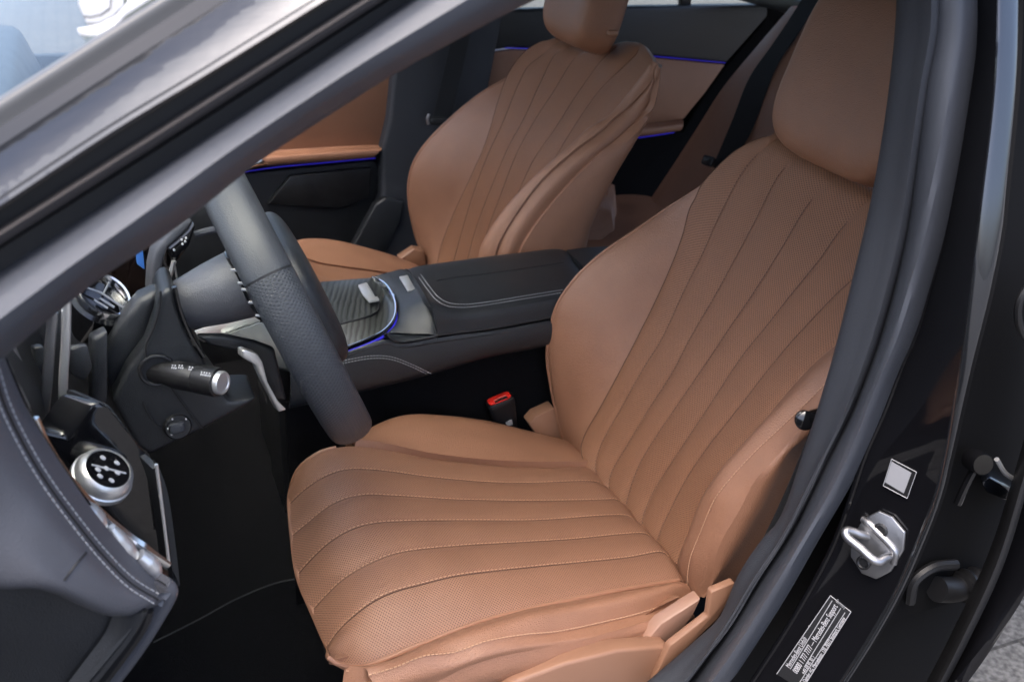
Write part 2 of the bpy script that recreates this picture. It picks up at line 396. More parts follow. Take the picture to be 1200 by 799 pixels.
# windscreen glass from the driver-side pillar across the car, and its far pillar
wdir = np.array([0, -1.46, .0])
g0 = cr(a0, 14)
wso = sheet('windscreen', np.stack([g0+np.array([0, -t*1.46, .07*math.sin(math.pi*t)-.0]) for t in np.linspace(0, 1, 12)], 1), m_wglass, body, th=.004)
wsh = Hit(wso)
def onglass(pts, lift=.0): return np.array([wsh.at(p[0], p[1], lift) for p in pts])
b = B(); prism(b, onglass([(94, 38), (120, 33), (140, 22), (152, 8), (156, -20), (196, -20), (180, 1), (150, 20), (122, 41), (97, 42)], .003), np.array([0, 0, -.002])); obj('reflection_band', b, mat('white_reflection', (.5, .5, .5), rough=.6), body)  # white plate standing in for a building's reflection on the glass
b = B(); prism(b, onglass([(97, -20), (98, 14), (106, 32), (120, 32), (137, 24), (149, 12), (150, -20)], .004), np.array([0, 0, -.002])); prism(b, onglass([(98, -20), (98, 13), (104, 26), (113, 27), (125, 24), (135, 17), (137, -20)], .006), np.array([0, 0, -.002]), .0005); obj('reflection_patch', b, mat('pale_grey_reflection', (.28, .285, .29), rough=.4), body)  # pale plates laid on the glass as the rest of that reflection
# roof, far side rail, rear shelf and floor that keep the sky out
b = B()
rail = [np.array(p) for p in ((.27, .42, .925), (.15, .42, .945), (0, .40, .955), (-.3, .39, .945), (-.7, .37, .92), (-1.1, .34, .86))]
RO = np.array([[p+np.array([0, (-.79-p[1])*2*t, .07*math.sin(math.pi*t)]) for t in np.linspace(0, 1, 13)] for p in cr(rail, 18)])
o = sheet('roof', RO, m_paint, body, th=.03)
sheet('headliner', RO-np.array([0, 0, .036]), m_headliner, body, th=.006)
for y0_, y1_ in ((-1.10, -.52), (-.26, .12)):  # visors out of view, added to cut windscreen light on the passenger bolster
    b = B(); prism(b, np.array([(.26, y0_, .945), (.26, y1_, .945), (.43, y1_, .885), (.43, y0_, .885)]), np.array([0, 0, .02]), .006, 3); obj('unseen_visor', b, m_headliner, body)
b = B(); tube(b, np.array(rail)+np.array([0, .005, -.02]), .035, sides=12, n=30); obj('roof_rail', b, m_paint, body)
b = B()
grid(b, [[(1.1, .40, -.36), (1.1, -1.32, -.36)], [(.15, .40, -.36), (.15, -1.32, -.36)], [(-.40, .40, -.36), (-.40, -1.32, -.36)], [(-.41, -.12, -.35), (-.41, -1.32, -.35)], [(-1.3, -.12, -.30), (-1.3, -1.32, -.30)]])
grid(b, [[(1.1, .40, -.36), (1.1, -1.32, -.36)], [(1.12, .40, .4), (1.12, -1.32, .4)]])
obj('floor_carpet', b, m_carpet, body)
# floor mat edge line
b = B(); tube(b, L([(180, 752), (230, 727), (280, 700), (330, 681), (370, 676)], 'Z', -.345), .0012, n=30); obj('floor_mat_edge', b, m_black_vinyl, body)

# ------------------------------------------------------------------ B pillar of the driver side
T0 = L([(1052, -40), (1048, 44), (1036, 145), (1020, 236), (999, 327), (972, 432), (941, 530), (911, 611), (894, 630), (866, 671), (853, 700), (842, 724), (800, 764), (745, 812)], 'Y', .345)
T0i = T0+np.array([-.05, -.02, 0])
T1 = L([(1092, -40), (1092, 34), (1080, 101), (1070, 176), (1057, 270), (1036, 358), (1016, 422), (989, 490), (969, 530), (951, 567), (918, 631), (884, 682), (854, 732), (812, 790), (795, 812)], 'Y', .385)
T1a = L([(1098, -40), (1098, 34), (1086, 101), (1076, 176), (1063, 270), (1043, 358), (1023, 422), (996, 490), (976, 530), (958, 567), (926, 631), (892, 682), (861, 732), (821, 790), (805, 812)], 'Y', .378)
def PL(pts, Y, k): return L(pts, 'Y', [Y-k*max(0, (420-p[1])/420)**1.4 for p in pts])
T2m = PL([(1120, -40), (1122, 34), (1112, 105), (1099, 190), (1084, 272), (1066, 340), (1047, 405), (1021, 468), (1000, 522), (978, 570), (938, 640), (904, 696), (870, 750), (833, 802)], 0.42, 0.03)
T2 = PL([(1136, -40), (1138, 34), (1129, 111), (1114, 209), (1101, 277), (1087, 327), (1067, 392), (1043, 449), (1016, 517), (988, 574), (945, 648), (911, 708), (877, 762), (850, 803)], 0.412, 0.03)
T2b = T2+np.array([-.025, -.012, 0])
sheet('pillar_trim', rowmesh([T0i, T0, (cr(T0, 15)+cr(T1, 15))/2+[0, .006, 0], T1, T1+np.array([-.02, -.01, 0])], n=60, sub=5, smooth=True), m_pillar_trim, body, label='dark cloth covered trim on the middle door pillar')
tubeform([T1a+np.array([-.02, -.02, 0]), T1a, T2m, T2, T2b], m_rubber, 'door_seal', body)
R0 = PL([(1140, -40), (1142, 60), (1133, 130), (1118, 220), (1105, 285), (1091, 335), (1072, 398), (1060, 422), (1036, 483), (1015, 530), (998, 580), (975, 641), (935, 715), (881, 799), (872, 812)], 0.405, 0.035)
K0 = PL([(1170, -40), (1166, 101), (1151, 236), (1148, 260), (1138, 341), (1124, 429), (1106, 530), (1094, 580), (1077, 624), (1047, 692), (1013, 752), (983, 799), (975, 812)], 0.482, 0.08)
K1 = PL([(1195, -40), (1190, 101), (1177, 236), (1175, 260), (1160, 341), (1138, 429), (1115, 530), (1103, 580), (1086, 626), (1056, 694), (1022, 754), (992, 801), (984, 814)], 0.49, 0.09)
K2 = K1+np.array([-.006, -.005, 0]); K3 = K1+np.array([-.05, -.08, 0])
pan = rowmesh([R0, K0], n=60, sub=10)
bpo = sheet('pillar_face', pan, m_jamb, body, label='gloss black painted face of the middle door pillar')
b = B(); tube(b, R0, .0032, sides=8, n=60); obj('pillar_flange', b, m_jamb, body)
sheet('pillar_edge', rowmesh([K0-np.array([.008, .010, 0]), K0, (cr(K0, 20)+cr(K1, 20))/2+np.array([.001, .002, 0]), K1, K2], n=60, sub=6, smooth=True), m_edge_skylit, body)
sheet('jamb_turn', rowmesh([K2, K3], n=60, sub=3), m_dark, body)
# dark rear jamb behind the pillar
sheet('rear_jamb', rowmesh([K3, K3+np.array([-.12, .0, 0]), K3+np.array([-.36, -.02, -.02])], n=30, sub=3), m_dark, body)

pillar_hit = Hit(bpo)
def onpan(px, py, lift=0): return pillar_hit.at(px, py, lift)
PN = pillar_hit.nrm(1030, 640)
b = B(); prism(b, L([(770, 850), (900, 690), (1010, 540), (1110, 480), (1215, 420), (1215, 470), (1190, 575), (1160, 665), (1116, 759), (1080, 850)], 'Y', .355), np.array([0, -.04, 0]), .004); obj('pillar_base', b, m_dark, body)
# ------------------------------------------------------------------ striker
st = thing('door_striker', 'bare metal door striker with a bent loop on the black pillar', 'door striker', tuple(onpan(1030, 640)))
poly = [onpan(*p, .001) for p in ((1014, 606), (1032, 597), (1048, 604), (1063, 622), (1061, 643), (1046, 668), (1029, 677), (1012, 670), (999, 650), (1000, 630))]
b = B(); prism(b, poly, PN*.005, .0015); obj('plate', b, m_steel, st)
def lifted(px, py, l):
    p0 = onpan(1030, 640)+PN*l; d = ray(px, py); return CAM+d*(((p0-CAM)@PN)/(d@PN))
b = B(); P = np.array([lifted(*p) for p in ((1018, 628, .003), (1008, 626, .012), (997, 622, .020), (991, 622, .026), (992, 628, .028), (1008, 642, .028), (1022, 655, .028), (1029, 658, .024), (1036, 654, .014), (1044, 651, .003))])
tube(b, P, .0052, sides=14, n=70); obj('loop', b, m_steel, st)
b = B(); P = np.array([lifted(*p) for p in ((1011, 608, .004), (1018, 613, .0065), (1030, 625, .007), (1043, 638, .007), (1049, 647, .0065), (1047, 660, .004))])
tube(b, P, .0042, sides=12, n=50); obj('plate_ridge', b, m_steel, st)
for (x, y) in ((1035, 619), (1015, 657)):
    b = B(); lathe(b, [(.0085, .0), (.0085, .0035), (.0065, .0045), (.005, .003), (.0, .003)], frame(onpan(x, y, .005), PN), 20); obj('screw', b, m_black, st)
# ------------------------------------------------------------------ stickers on the pillar
def sticker(name, label, poly, lines, text_mat):
    t = thing(name, label, 'sticker', tuple(np.mean([onpan(*p) for p in poly], 0)))
    b = B(); prism(b, [onpan(*p, .0008) for p in poly], PN*.0008); obj('sticker_backing', b, m_black, t)
    return t
def textline(parent, s, p0, p1, height, m, lift=.0024):
    """writing as mesh laid on the panel from pixel p0 to pixel p1"""
    a = onpan(*p0, lift); c = onpan(*p1, lift); x = c-a; ln = np.linalg.norm(x); x /= ln; z = PN-x*(PN@x); z /= np.linalg.norm(z); y = np.cross(z, x)
    cu = bpy.data.curves.new('writing', 'FONT'); cu.body = s; cu.size = 1; to = bpy.data.objects.new('tmp', cu); COL.objects.link(to)
    dg = bpy.context.evaluated_depsgraph_get(); me = bpy.data.meshes.new_from_object(to.evaluated_get(dg))
    bpy.data.objects.remove(to); bpy.data.curves.remove(cu)
    xs = [v.co.x for v in me.vertices]; x0, x1 = min(xs), max(xs); sx = ln/(x1-x0); b = B(); b.from_mesh(me); bpy.data.meshes.remove(me)
    for v in b.verts: v.co = Vector(a+x*(v.co.x-x0)*sx+y*v.co.y*height)
    r = bmesh.ops.extrude_face_region(b, geom=b.faces[:])
    for v in [g for g in r['geom'] if isinstance(g, bmesh.types.BMVert)]: v.co += Vector(PN)*.0003
    return obj('writing', b, m, parent)
tx = sticker('rescue_sticker', 'long black information sticker with white phone numbers on the black pillar', [(974, 697), (998, 716), (940, 808), (911, 789)], None, None)
def bar(b, p, q, wd, lift=.0022): tube(b, [onpan(*p, lift), onpan(*q, lift)], wd, sides=4)
b = B()
for p, q in (((974, 697), (998, 716)), ((998, 716), (940, 808)), ((974, 697), (911, 789)), ((976, 703), (927, 783)), ((986, 712), (943, 781)), ((991, 717), (937, 800))): bar(b, p, q, .0006)
obj('border_line', b, m_grey_print, tx)
textline(tx, 'Mercedes-Benz Unfallhilfe & Überfall', (926, 782), (961, 726), .0085, m_white_print)
textline(tx, '00800 1 777 7777 — Mercedes-Benz Support', (935, 789), (983, 710), .0105, m_white_print)
textline(tx, '+49 69 95 30 72 77', (944, 790), (961, 764), .0078, m_white_print)
textline(tx, 'Daimler AG, Mercedesstr. 120, 70372 Stuttgart, Germany', (945, 799), (992, 724), .0066, m_white_print)
textline(tx, 'Germany', (980, 704), (991, 713), .007, m_grey_print)
tq = sticker('small_sticker', 'small square white sticker with a black border above the door striker', [(1046, 537), (1075, 552), (1064, 583), (1036, 568)], None, None)
b = B(); prism(b, [onpan(*p, .0018) for p in ((1046, 540), (1069, 553), (1060, 577), (1038, 564))], PN*.0004); obj('white_field', b, mat('sticker_white', (.30, .30, .31), rough=.5), tq)
b = B()
for p, q in (((1046, 537), (1075, 552)), ((1075, 552), (1064, 583)), ((1064, 583), (1036, 568)), ((1036, 568), (1046, 537))): bar(b, p, q, .0005)
obj('border_line', b, m_grey_print, tq)

# ------------------------------------------------------------------ rear door (open, only its front edge and hinge show)
rd = thing('rear_door', 'open black rear door with only its front edge and hinge in view', 'car door', (-.3, .55, -.3))
U0 = L([(1230, 330), (1215, 470), (1186, 580), (1158, 665), (1114, 759), (1085, 815)], 'Y', .47)
U0b = L([(1240, 330), (1224, 470), (1195, 580), (1167, 665), (1123, 759), (1094, 815)], 'Y', .482)
U1 = L([(1246, 330), (1230, 470), (1202, 580), (1175, 665), (1131, 759), (1102, 815)], 'Y', .47)
U2 = L([(1250, 400), (1238, 540), (1216, 640), (1188, 700), (1160, 742), (1112, 812)], 'Y', .49)
U3 = L([(1262, 400), (1250, 545), (1222, 648), (1197, 706), (1170, 748), (1124, 815)], 'Y', .497)
tubeform([U0-np.array([.02, .02, 0]), U0, U0b, U1, U1-np.array([.02, .02, 0])], m_black_rubber, 'edge_seal', rd)
tubeform([U1-np.array([.015, .02, 0]), U2, U3, U3-np.array([.01, .04, 0])], m_jamb, 'door_edge', rd)
# hinge and cable boot
b = B(); prism(b, L([(1150, 566), (1160, 560), (1204, 582), (1204, 596), (1186, 590), (1156, 578)], 'Y', .44), np.array([-.02, -.03, 0]), .004); obj('hinge', b, m_paint, rd)
b = B(); lathe(b, [(.0, .012), (.012, .012), (.014, .008), (.014, -.012), (0, -.012)], frame(at(1146, 541, 'Y', .44), (.3, .9, .3)), 24); obj('hinge_bolt', b, m_gloss, rd)
b = B(); tube(b, L([(1122, 590), (1130, 572), (1146, 541)], 'Y', .44), .005, n=12); obj('hinge_arm', b, m_gloss, rd)
b = B(); P = cr(L([(1098, 690), (1118, 690), (1140, 684), (1160, 700), (1150, 730), (1132, 745)], 'Y', .42), 70)
tube(b, P, [.017 if k < 16 else .019+.004*math.sin(k*1.7) for k in range(70)], sides=20); obj('cable_boot', b, m_black_rubber, rd)
b = B(); tube(b, L([(1066, 705), (1072, 680), (1092, 665), (1120, 661)], 'Y', .42), .007, n=30); obj('cable_grommet', b, m_black_rubber, rd)
b = B(); tube(b, L([(1168, 538), (1180, 556), (1202, 566)], 'Y', .45), .003, n=20); obj('check_strap', b, m_satin, rd)
b = B(); tube(b, L([(1204, 336), (1195, 352), (1193, 372), (1199, 392), (1210, 402)], 'Y', .47), .004, n=24); obj('edge_bracket', b, m_black_rubber, rd)
# ------------------------------------------------------------------ front seats
n_back = np.array([.89, 0, .455]); d_back = np.array([-.455, 0, .89])
class Back:
    def __init__(s, x0, y0, arch=0): s.p0 = np.array([x0, y0, -.015]); s.y0 = y0; s.arch = arch
    def h(s, y, t):
        e = min(abs(y-s.y0), .22); return .5*e*e+.010*math.exp(-((t-.18)/.13)**2)+s.arch*math.exp(-((t-.36)/.2)**2)
    def pt(s, y, t): return np.array([s.p0[0], y, s.p0[2]])+d_back*t+n_back*s.h(y, t)
    def hit(s, px, py, ex=0):
        D = ray(px, py); h = 0
        for _ in range(14):
            q = CAM+D*(((s.p0+n_back*h-CAM)@n_back)/(D@n_back)); t = (q-s.p0)@d_back; h = .5*h+.5*(s.h(q[1], t)+ex)
        return q
    def row(s, pts): return np.array([s.hit(*p) for p in pts])
def rolltop(bk, P, k=1.0):
    """carry a seam over the top of the backrest"""
    e = P[0]; return np.vstack([[e-n_back*.09*k+d_back*.02*k, e-n_back*.05*k+d_back*.026*k, e-n_back*.018*k+d_back*.018*k], P])
def seat_back_part(seat, bk, rows, bol_in, bol_out, matp, thread=True):
    V = rowmesh(rows, n=70, sub=8, puff=.0042, power=.55)
    o = sheet('backrest', V, matp, seat, th=.02)
    return o, V

# ---- driver's seat
ds = thing('front_seat', 'tan leather driver seat nearest the open door, with stitched flutes', 'car seat', (.1, 0, -.30), group='front seats')
# cushion
def fan(pts, yb, k=.2):
    out = []
    for p in pts:
        x = .3
        for _ in range(12):
            q = at(p[0], p[1], 'Y', .04+(yb-.04)*(1+k*x/.5)); x = q[0]
        out.append(q)
    return np.array(out)
CS = [[(340, 575), (343, 563), (350, 549), (362, 538), (377, 529), (394, 524.5), (416, 523), (450, 527), (504, 537), (545, 542), (588, 546), (640, 548), (690, 548)],
 [(339, 591), (357, 574), (380, 559), (403, 551), (428, 550), (460, 553), (495, 558), (533, 562), (570, 565), (618, 566), (700, 565)],
 [(342, 628), (363, 611), (383, 595), (403, 585), (428, 580), (455, 580.7), (495, 583), (533, 585.4), (618, 587), (696, 586), (722, 585.5)],
 [(349, 673), (365, 655), (388, 634), (415, 619), (440, 613), (470, 611), (533, 610), (618, 610), (642, 609), (735, 604.5)],
 [(366, 715), (382, 698), (402, 679), (434, 660), (467, 648), (535, 640), (602, 636), (669, 632), (756, 625.5)],
 [(384, 757), (395, 741), (415, 721), (438, 704), (462, 693), (495, 684), (532, 675), (617, 665), (669, 660), (737, 653), (775, 647)],
 [(387, 772), (402, 779), (427, 780), (450, 774), (495, 754), (532, 739), (570, 726), (617, 712), (650, 706), (700, 696), (750, 687.5), (795, 679)]]
crow = [fan(s, -.125+k*.335/6) for k, s in enumerate(CS)]
crow = [np.vstack([r, r[-1]+np.array([-.012, 0, -.010]), r[-1]+np.array([-.04, 0, -.045])]) for r in crow]
V = rowmesh(crow, n=70, sub=8, puff=.0038, power=.5)
cush = sheet('seat_cushion', V, m_perf, ds, th=.004)
def childsheet(name, rows, m, parent, **k):
    return sheet(name, rowmesh(rows, **{kk: v for kk, v in k.items() if kk != 'th'}), m, parent, th=k.get('th', .006))
for r in crow[1:-1]:
    b = B(); stitches(b, cr(r, 240)[:-14]+np.array([0, -0.0012, .0016]), pitch=.0062, ln=.0036, r=.0006); obj('seam_stitching', b, m_thread, cush)
    b = B(); tube(b, cr(r, 120)[:-5]+np.array([0, .0008, -.0002]), .0009, sides=6); obj('seam_groove', b, m_groove, cush)
# front edge piping and front skirt
edge = np.array([r[0] for r in crow]); edge_full = np.vstack([crow[0][5:0:-1], edge, crow[6][1], crow[6][2], crow[6][4], crow[6][6], crow[6][9], crow[6][11]])
b = B(); tube(b, edge_full, .0032, n=90); obj('piping', b, m_pipe, cush)
c6_ = L([(394, 777), (410, 782), (432, 785)], 'Y', .243)
sk = cr(np.vstack([crow[0][4], crow[0][2], crow[0][1], edge, c6_[0:3]]), 40)
cc = np.array([.2, .03, 0])
inw = (cc-sk); inw[:, 2] = 0; inw /= np.linalg.norm(inw, axis=1, keepdims=True); inw *= (1+.4*np.clip((np.linspace(0, 1, 40)-.5)/.35, 0, 1))[:, None]
childsheet('front_skirt', [sk, sk+inw*.012+np.array([0, 0, -.008]), sk+inw*.045+np.array([0, 0, -.035]), sk+inw*.10+np.array([0, 0, -.13])], m_leather, ds, n=40, sub=5, smooth=True)
# outer bolster (near side)
S6 = crow[6]
S6b = np.array([p for p in S6])
c7 = L([(432, 792), (462, 783), (495, 770), (532, 765), (570, 752), (617, 744), (650, 741), (700, 731), (750, 719), (800, 702), (812, 699)], 'Y', [.275, .283, .287, .287, .285, .28, .275, .265, .255, .238, .232])
c67 = L([(430, 787), (462, 777), (498, 762), (540, 748), (580, 735), (622, 723), (655, 718), (700, 710), (750, 699), (797, 687), (806, 688)], 'Y', [.268, .27, .27, .268, .264, .258, .254, .248, .24, .228, .222])
c6 = L([(404, 780), (428, 781), (452, 775), (496, 755), (533, 740), (571, 727), (618, 713), (651, 707), (701, 697), (751, 688.5), (795, 680)], 'Y', [.243, .243, .243, .24, .237, .234, .229, .226, .22, .216, .212])
c8 = L([(450, 812), (480, 806), (512, 798), (545, 782), (582, 770), (600, 766), (675, 751), (725, 737.5), (775, 722), (796, 712)], 'Y', [.29, .295, .298, .299, .297, .296, .288, .28, .268, .258])
c9 = L([(470, 830), (500, 822), (540, 812), (580, 800), (600, 794), (650, 786), (700, 770), (730, 758), (778, 727), (798, 713)], 'Y', [.292, .297, .3, .3, .299, .295, .288, .282, .268, .258])
V = rowmesh([c6, c67+np.array([0, 0, .004]), c7], n=60, sub=6, smooth=True)
bo = sheet('outer_bolster', V, m_leather, ds, th=.02)
V = rowmesh([c7, (cr(c7, 12)+cr(c8, 12))/2+np.array([0, .006, 0]), c8], n=60, sub=6, smooth=True); sheet('bolster_side', V, m_leather, bo, th=.02)
V = rowmesh([c8, (cr(c8, 12)+cr(c9, 12))/2+np.array([0, .005, 0]), c9, c9+np.array([0, -.02, -.02])], n=60, sub=6, smooth=True); sheet('lower_cover', V, m_leather, bo, th=.02)
b = B(); stitches(b, cr(c7, 300)+np.array([0, .001, .003]), r=.0008); stitches(b, cr(c6, 300)+np.array([0, .007, -.001]), r=.0007); obj('seam_stitching', b, m_thread, bo)
# inner bolster
ib_top = L([(412, 525), (430, 514), (450, 502.5), (470, 495.5), (490, 493), (520, 494.5), (545, 497), (570, 501), (618, 512.5), (642, 519), (667, 526), (690, 541)], 'Y', [-.2, -.225, -.245, -.252, -.255, -.257, -.257, -.257, -.256, -.255, -.25, -.235])
ib_mid = (cr(ib_top, 14)+cr(crow[0][6:13], 14))/2+np.array([0, 0, .008])
bi = childsheet('inner_bolster', [crow[0][6:13], ib_mid, ib_top, ib_top+np.array([0, -.014, -.03]), ib_top+np.array([0, -.016, -.12])], m_leather, ds, n=60, sub=6, smooth=True, th=.012)
b = B(); tube(b, ib_top, .0022, n=60); obj('piping', b, m_pipe, bi)
# backrest
bk = Back(-.02, 0)
BS = [[(905, 158), (885, 164), (863, 176), (840, 196), (822, 217), (815, 232), (808, 245), (800, 275), (788, 308), (768, 353), (745, 399), (730, 428), (703, 478), (685, 510), (681, 525), (684, 540), (690, 553)],
 [(905, 167), (883, 186), (868, 205), (843, 253), (823, 298), (802, 340), (775, 398), (755, 430), (728, 478), (705, 520), (698, 543), (699, 553), (704, 566)],
 [(931, 186), (913, 205), (883, 263), (858, 310), (837, 348), (808, 398), (790, 433), (760, 480), (730, 530), (716, 555), (714, 573), (720, 588)],
 [(973, 210), (945, 243), (918, 288), (880, 348), (858, 380), (828, 425), (795, 473), (770, 510), (750, 543), (738, 575), (733, 600), (737, 612)],
 [(1018, 235), (985, 270), (960, 305), (925, 348), (900, 380), (870, 417), (833, 473), (805, 515), (780, 553), (765, 578), (753, 610), (757, 630)],
 [(1003, 323), (980, 345), (928, 400), (895, 440), (868, 475), (830, 523), (805, 560), (785, 599), (775, 620), (770, 637), (772, 650)],
 [(983, 401), (955, 425), (920, 463), (888, 503), (855, 543), (830, 580), (820, 607), (805, 627), (797, 647), (793, 665), (796, 682)]]
brow = [bk.row(s) for s in BS]
brow[5] = np.vstack([[bk.pt(.155, .6), bk.pt(.158, .54)], brow[5]])
brow[6] = np.vstack([[bk.pt(.15, .61), bk.pt(.2, .56), bk.pt(.215, .48)], brow[6]])
brow2 = [np.vstack([rolltop(bk, r), [r[-1]-n_back*.012-d_back*.006, r[-1]-n_back*.045-d_back*.008]]) for r in brow]
# keep the seams away from the corner roll for even flutes
V = rowmesh(brow2, n=80, sub=8, puff=.0030, power=.5)
back = sheet('backrest', V, m_perf_fine, ds, th=.02)
for r in brow[1:-1]:
    b = B(); stitches(b, cr(r, 240)[4:-6]+np.array([.0012, .0018, 0]), pitch=.0062, ln=.0036, r=.0005); obj('seam_stitching', b, m_brown_thread, back)
for r in brow[:-1]:
    b = B(); tube(b, cr(r, 140)[2:-4]+np.array([.0002, .0003, 0]), .0008, sides=6); obj('seam_groove', b, m_groove, back)
# inner bolster of the backrest
y00 = brow[0][4][1]
bsil = L([(819, 219), (806, 228), (780, 245), (745, 270), (708, 295), (675, 325), (652.5, 358), (644, 390), (641, 418), (645, 450), (651, 480), (660, 515), (676, 538)], 'Y', [y00-.004, y00-.02, -.262, -.266, -.268, -.27, -.272, -.272, -.272, -.27, -.268, -.262, -.25])
b0 = brow[0][4:16]
mid = (cr(b0, 16)*.5+cr(bsil, 16)*.5)+np.sin(np.linspace(0, math.pi, 16))[:, None]*(n_back*.008+np.array([0, .006, 0]))
rmp = np.clip(np.arange(len(bsil))/3, .02, 1)[:, None]; rear = bsil+rmp*np.array([-.012, -.012, 0]); rear2 = bsil+rmp*np.array([-.10, -.012, -.03])
bb = childsheet('backrest_bolster', [b0, mid, bsil, rear, rear2], m_leather, ds, n=60, sub=7, smooth=True, th=.0015)
b = B(); tube(b, bsil, [.0004, .0026, .0026, .0026, .0026, .0026, .0026], n=80); obj('piping', b, m_pipe, bb)
# outer bolster of the backrest
B6 = brow[6][3:]
o7 = L([(1000, 415), (975, 440), (955, 461), (920, 495), (888, 525), (860, 555), (840, 580), (831, 598), (820, 625), (810, 650), (806, 675), (806, 692)], 'Y', [.245, .243, .24, .236, .233, .23, .228, .226, .224, .222, .22, .218])
o67 = L([(990, 406), (960, 435), (938, 460), (905, 493), (873, 527), (846, 558), (828, 585), (818, 607), (808, 632), (800, 655), (798, 672), (800, 688)], 'Y', [.225, .222, .22, .215, .212, .208, .203, .2, .198, .196, .195, .195])
o8 = L([(1010, 440), (975, 470), (938, 503), (910, 535), (885, 563), (868, 595), (845, 635), (835, 670), (829, 692), (822, 699)], 'Y', [.268, .267, .266, .265, .264, .262, .258, .254, .25, .245])
o9 = L([(1012, 455), (985, 480), (950, 510), (925, 528), (905, 563), (888, 598), (860, 645), (838, 680), (828, 698)], 'Y', [.272, .272, .271, .27, .269, .267, .263, .257, .25])
o67 = o67+np.sin(np.linspace(0, math.pi, len(o67)))[:, None]*n_back*.008
ob = childsheet('backrest_bolster', [B6, o67, o7], m_leather, ds, n=60, sub=6, smooth=True, th=.02)
childsheet('bolster_side', [o7, (cr(o7, 14)+cr(o8, 14))/2+np.array([0, .007, 0]), o8], m_leather, ob, n=60, sub=6, smooth=True)
childsheet('bolster_side', [o8, (cr(o8, 12)+cr(o9, 12))/2+np.array([0, .003, 0]), o9, o9+np.array([-.03, -.01, -.01]), o9+np.array([-.09, -.02, -.03])], m_leather, ob, n=60, sub=6, smooth=True)
b = B(); stitches(b, cr(o7, 300)+np.array([.002, .002, 0]), r=.0007); obj('seam_stitching', b, m_thread, ob)
# back shell
def shell(seat, y0, x0, hw=.235, dn=.085):
    b = B(); Mx = frame(np.array([x0, y0, -.015])+d_back*.29-n_back*dn, d_back, (0, 1, 0))
    superell(b, Mx, hw, .03, .30, .35, .5); return obj('back_shell', b, m_trim, seat)
shell(ds, 0, -.02)
# headrest
def headrest(seat, c, hw=.128, hh=.112, dp=.045, yaw=0):
    zl = np.array([-.33, 0, .944]); nf = np.array([.944, 0, .33])
    Mx = Matrix(((0, nf[0], zl[0], c[0]), (1, nf[1], zl[1], c[1]), (0, nf[2], zl[2], c[2]), (0, 0, 0, 1)))
    def shp(q):
        k = (q.z+hh)/(2*hh); q.x *= 1.0-.10*k; q.y += .02*(q.x/hw)**2-.02*(1-k); return q
    b = B(); superell(b, Mx, hw, dp, hh, .5, .5, 30, 56, shp); h = obj('headrest', b, m_leather, seat)
    return h, Mx
hd, _ = headrest(ds, at(1015, 92, 'Y', .045), hw=.134, hh=.132)
# seat side trims
b = B(); prism(b, L([(586, 812), (600, 800), (662, 777), (725, 761), (786, 756), (786, 770), (772, 792), (760, 815)], 'Y', .315), np.array([-.0, -.03, -.006]), .006, 3); obj('side_trim', b, m_trim, ds)
b = B(); prism(b, L([(748, 762), (775, 731), (822, 701), (812, 722), (800, 738), (785, 754)], 'Y', .292), np.array([0, -.02, 0]), .003); obj('recliner_cover', b, mat('pinkish_tan_plastic', (.32, .18, .125), rough=.4), ds)
b = B(); prism(b, L([(765, 800), (785, 757), (830, 722), (834, 694), (862, 682), (858, 698), (842, 725), (800, 765), (775, 795)], 'Y', .325), np.array([0, -.012, 0]), .003); obj('belt_anchor_cover', b, m_trim, ds)
b = B(); prism(b, L([(620, 497), (628, 488), (650, 478), (662, 520), (660, 525), (634, 517)], 'Y', -.272), np.array([0, -.03, 0]), .003); obj('recliner_cover', b, m_trim, ds)
b = B(); box(b, (.2, .02, -.16), (.46, .44, .08)); box(b, (.2, -.17, -.28), (.5, .03, .12)); box(b, (.2, .2, -.28), (.5, .03, .12)); obj('seat_base', b, m_black, ds)

# ---- passenger's seat
ps = thing('front_seat', 'tan leather passenger seat beyond the black centre console', 'car seat', (.1, -.77, -.30), group='front seats')
pk = Back(-.035, -.765, .055)
PS = [[(644, 47), (632, 50), (614, 62), (600, 79), (592, 95), (583, 121), (569, 167), (551, 209), (530, 254), (516, 291), (512, 310), (500, 345)],
 [(651, 52), (634, 66), (619, 78), (607, 100), (590, 142), (572, 181), (552, 235), (536, 290), (530, 312), (520, 345)],
 [(662, 58), (651, 64), (632, 100), (614, 139), (597, 170), (576, 219), (557, 270), (546, 312), (538, 345)],
 [(678, 64), (670, 73), (649, 107), (628, 139), (607, 177), (588, 225), (570, 275), (562, 312), (556, 345)],
 [(730, 50), (719, 58), (706, 70), (695, 84), (674, 114), (649, 153), (625, 188), (605, 232), (586, 280), (578, 312), (574, 345)],
 [(750, 53), (746, 63), (730, 79), (702, 107), (677, 142), (653, 181), (630, 222), (608, 275), (596, 312), (592, 345)],
 [(768, 76), (747, 100), (714, 136), (690, 158), (668, 186), (646, 222), (624, 275), (612, 312), (608, 345)]]
prow = [pk.row(s) for s in PS]
prow2 = [rolltop(pk, r, kk) for r, kk in zip(prow, (.8, .9, .8, .5, .25, .15, .08))]
V = rowmesh(prow2, n=70, sub=8, puff=.0026, power=.5)
pback = sheet('backrest', V, m_perf_fine, ps, th=.02)
p0y = prow[0][4][1]
sil = L([(593, 93), (565, 109), (530, 137), (502, 165), (486, 188), (479, 212), (479, 237), (486, 272), (495, 300), (505, 335)], 'Y', [p0y-.003, p0y-.012, p0y-.024, p0y-.036, p0y-.043, p0y-.047, p0y-.05, p0y-.05, p0y-.046, p0y-.036])
p0 = prow[0][4:]
mid = (cr(p0, 14)+cr(sil, 14))/2+np.sin(np.linspace(0, math.pi, 14))[:, None]*(n_back*.004+np.array([0, .002, 0]))
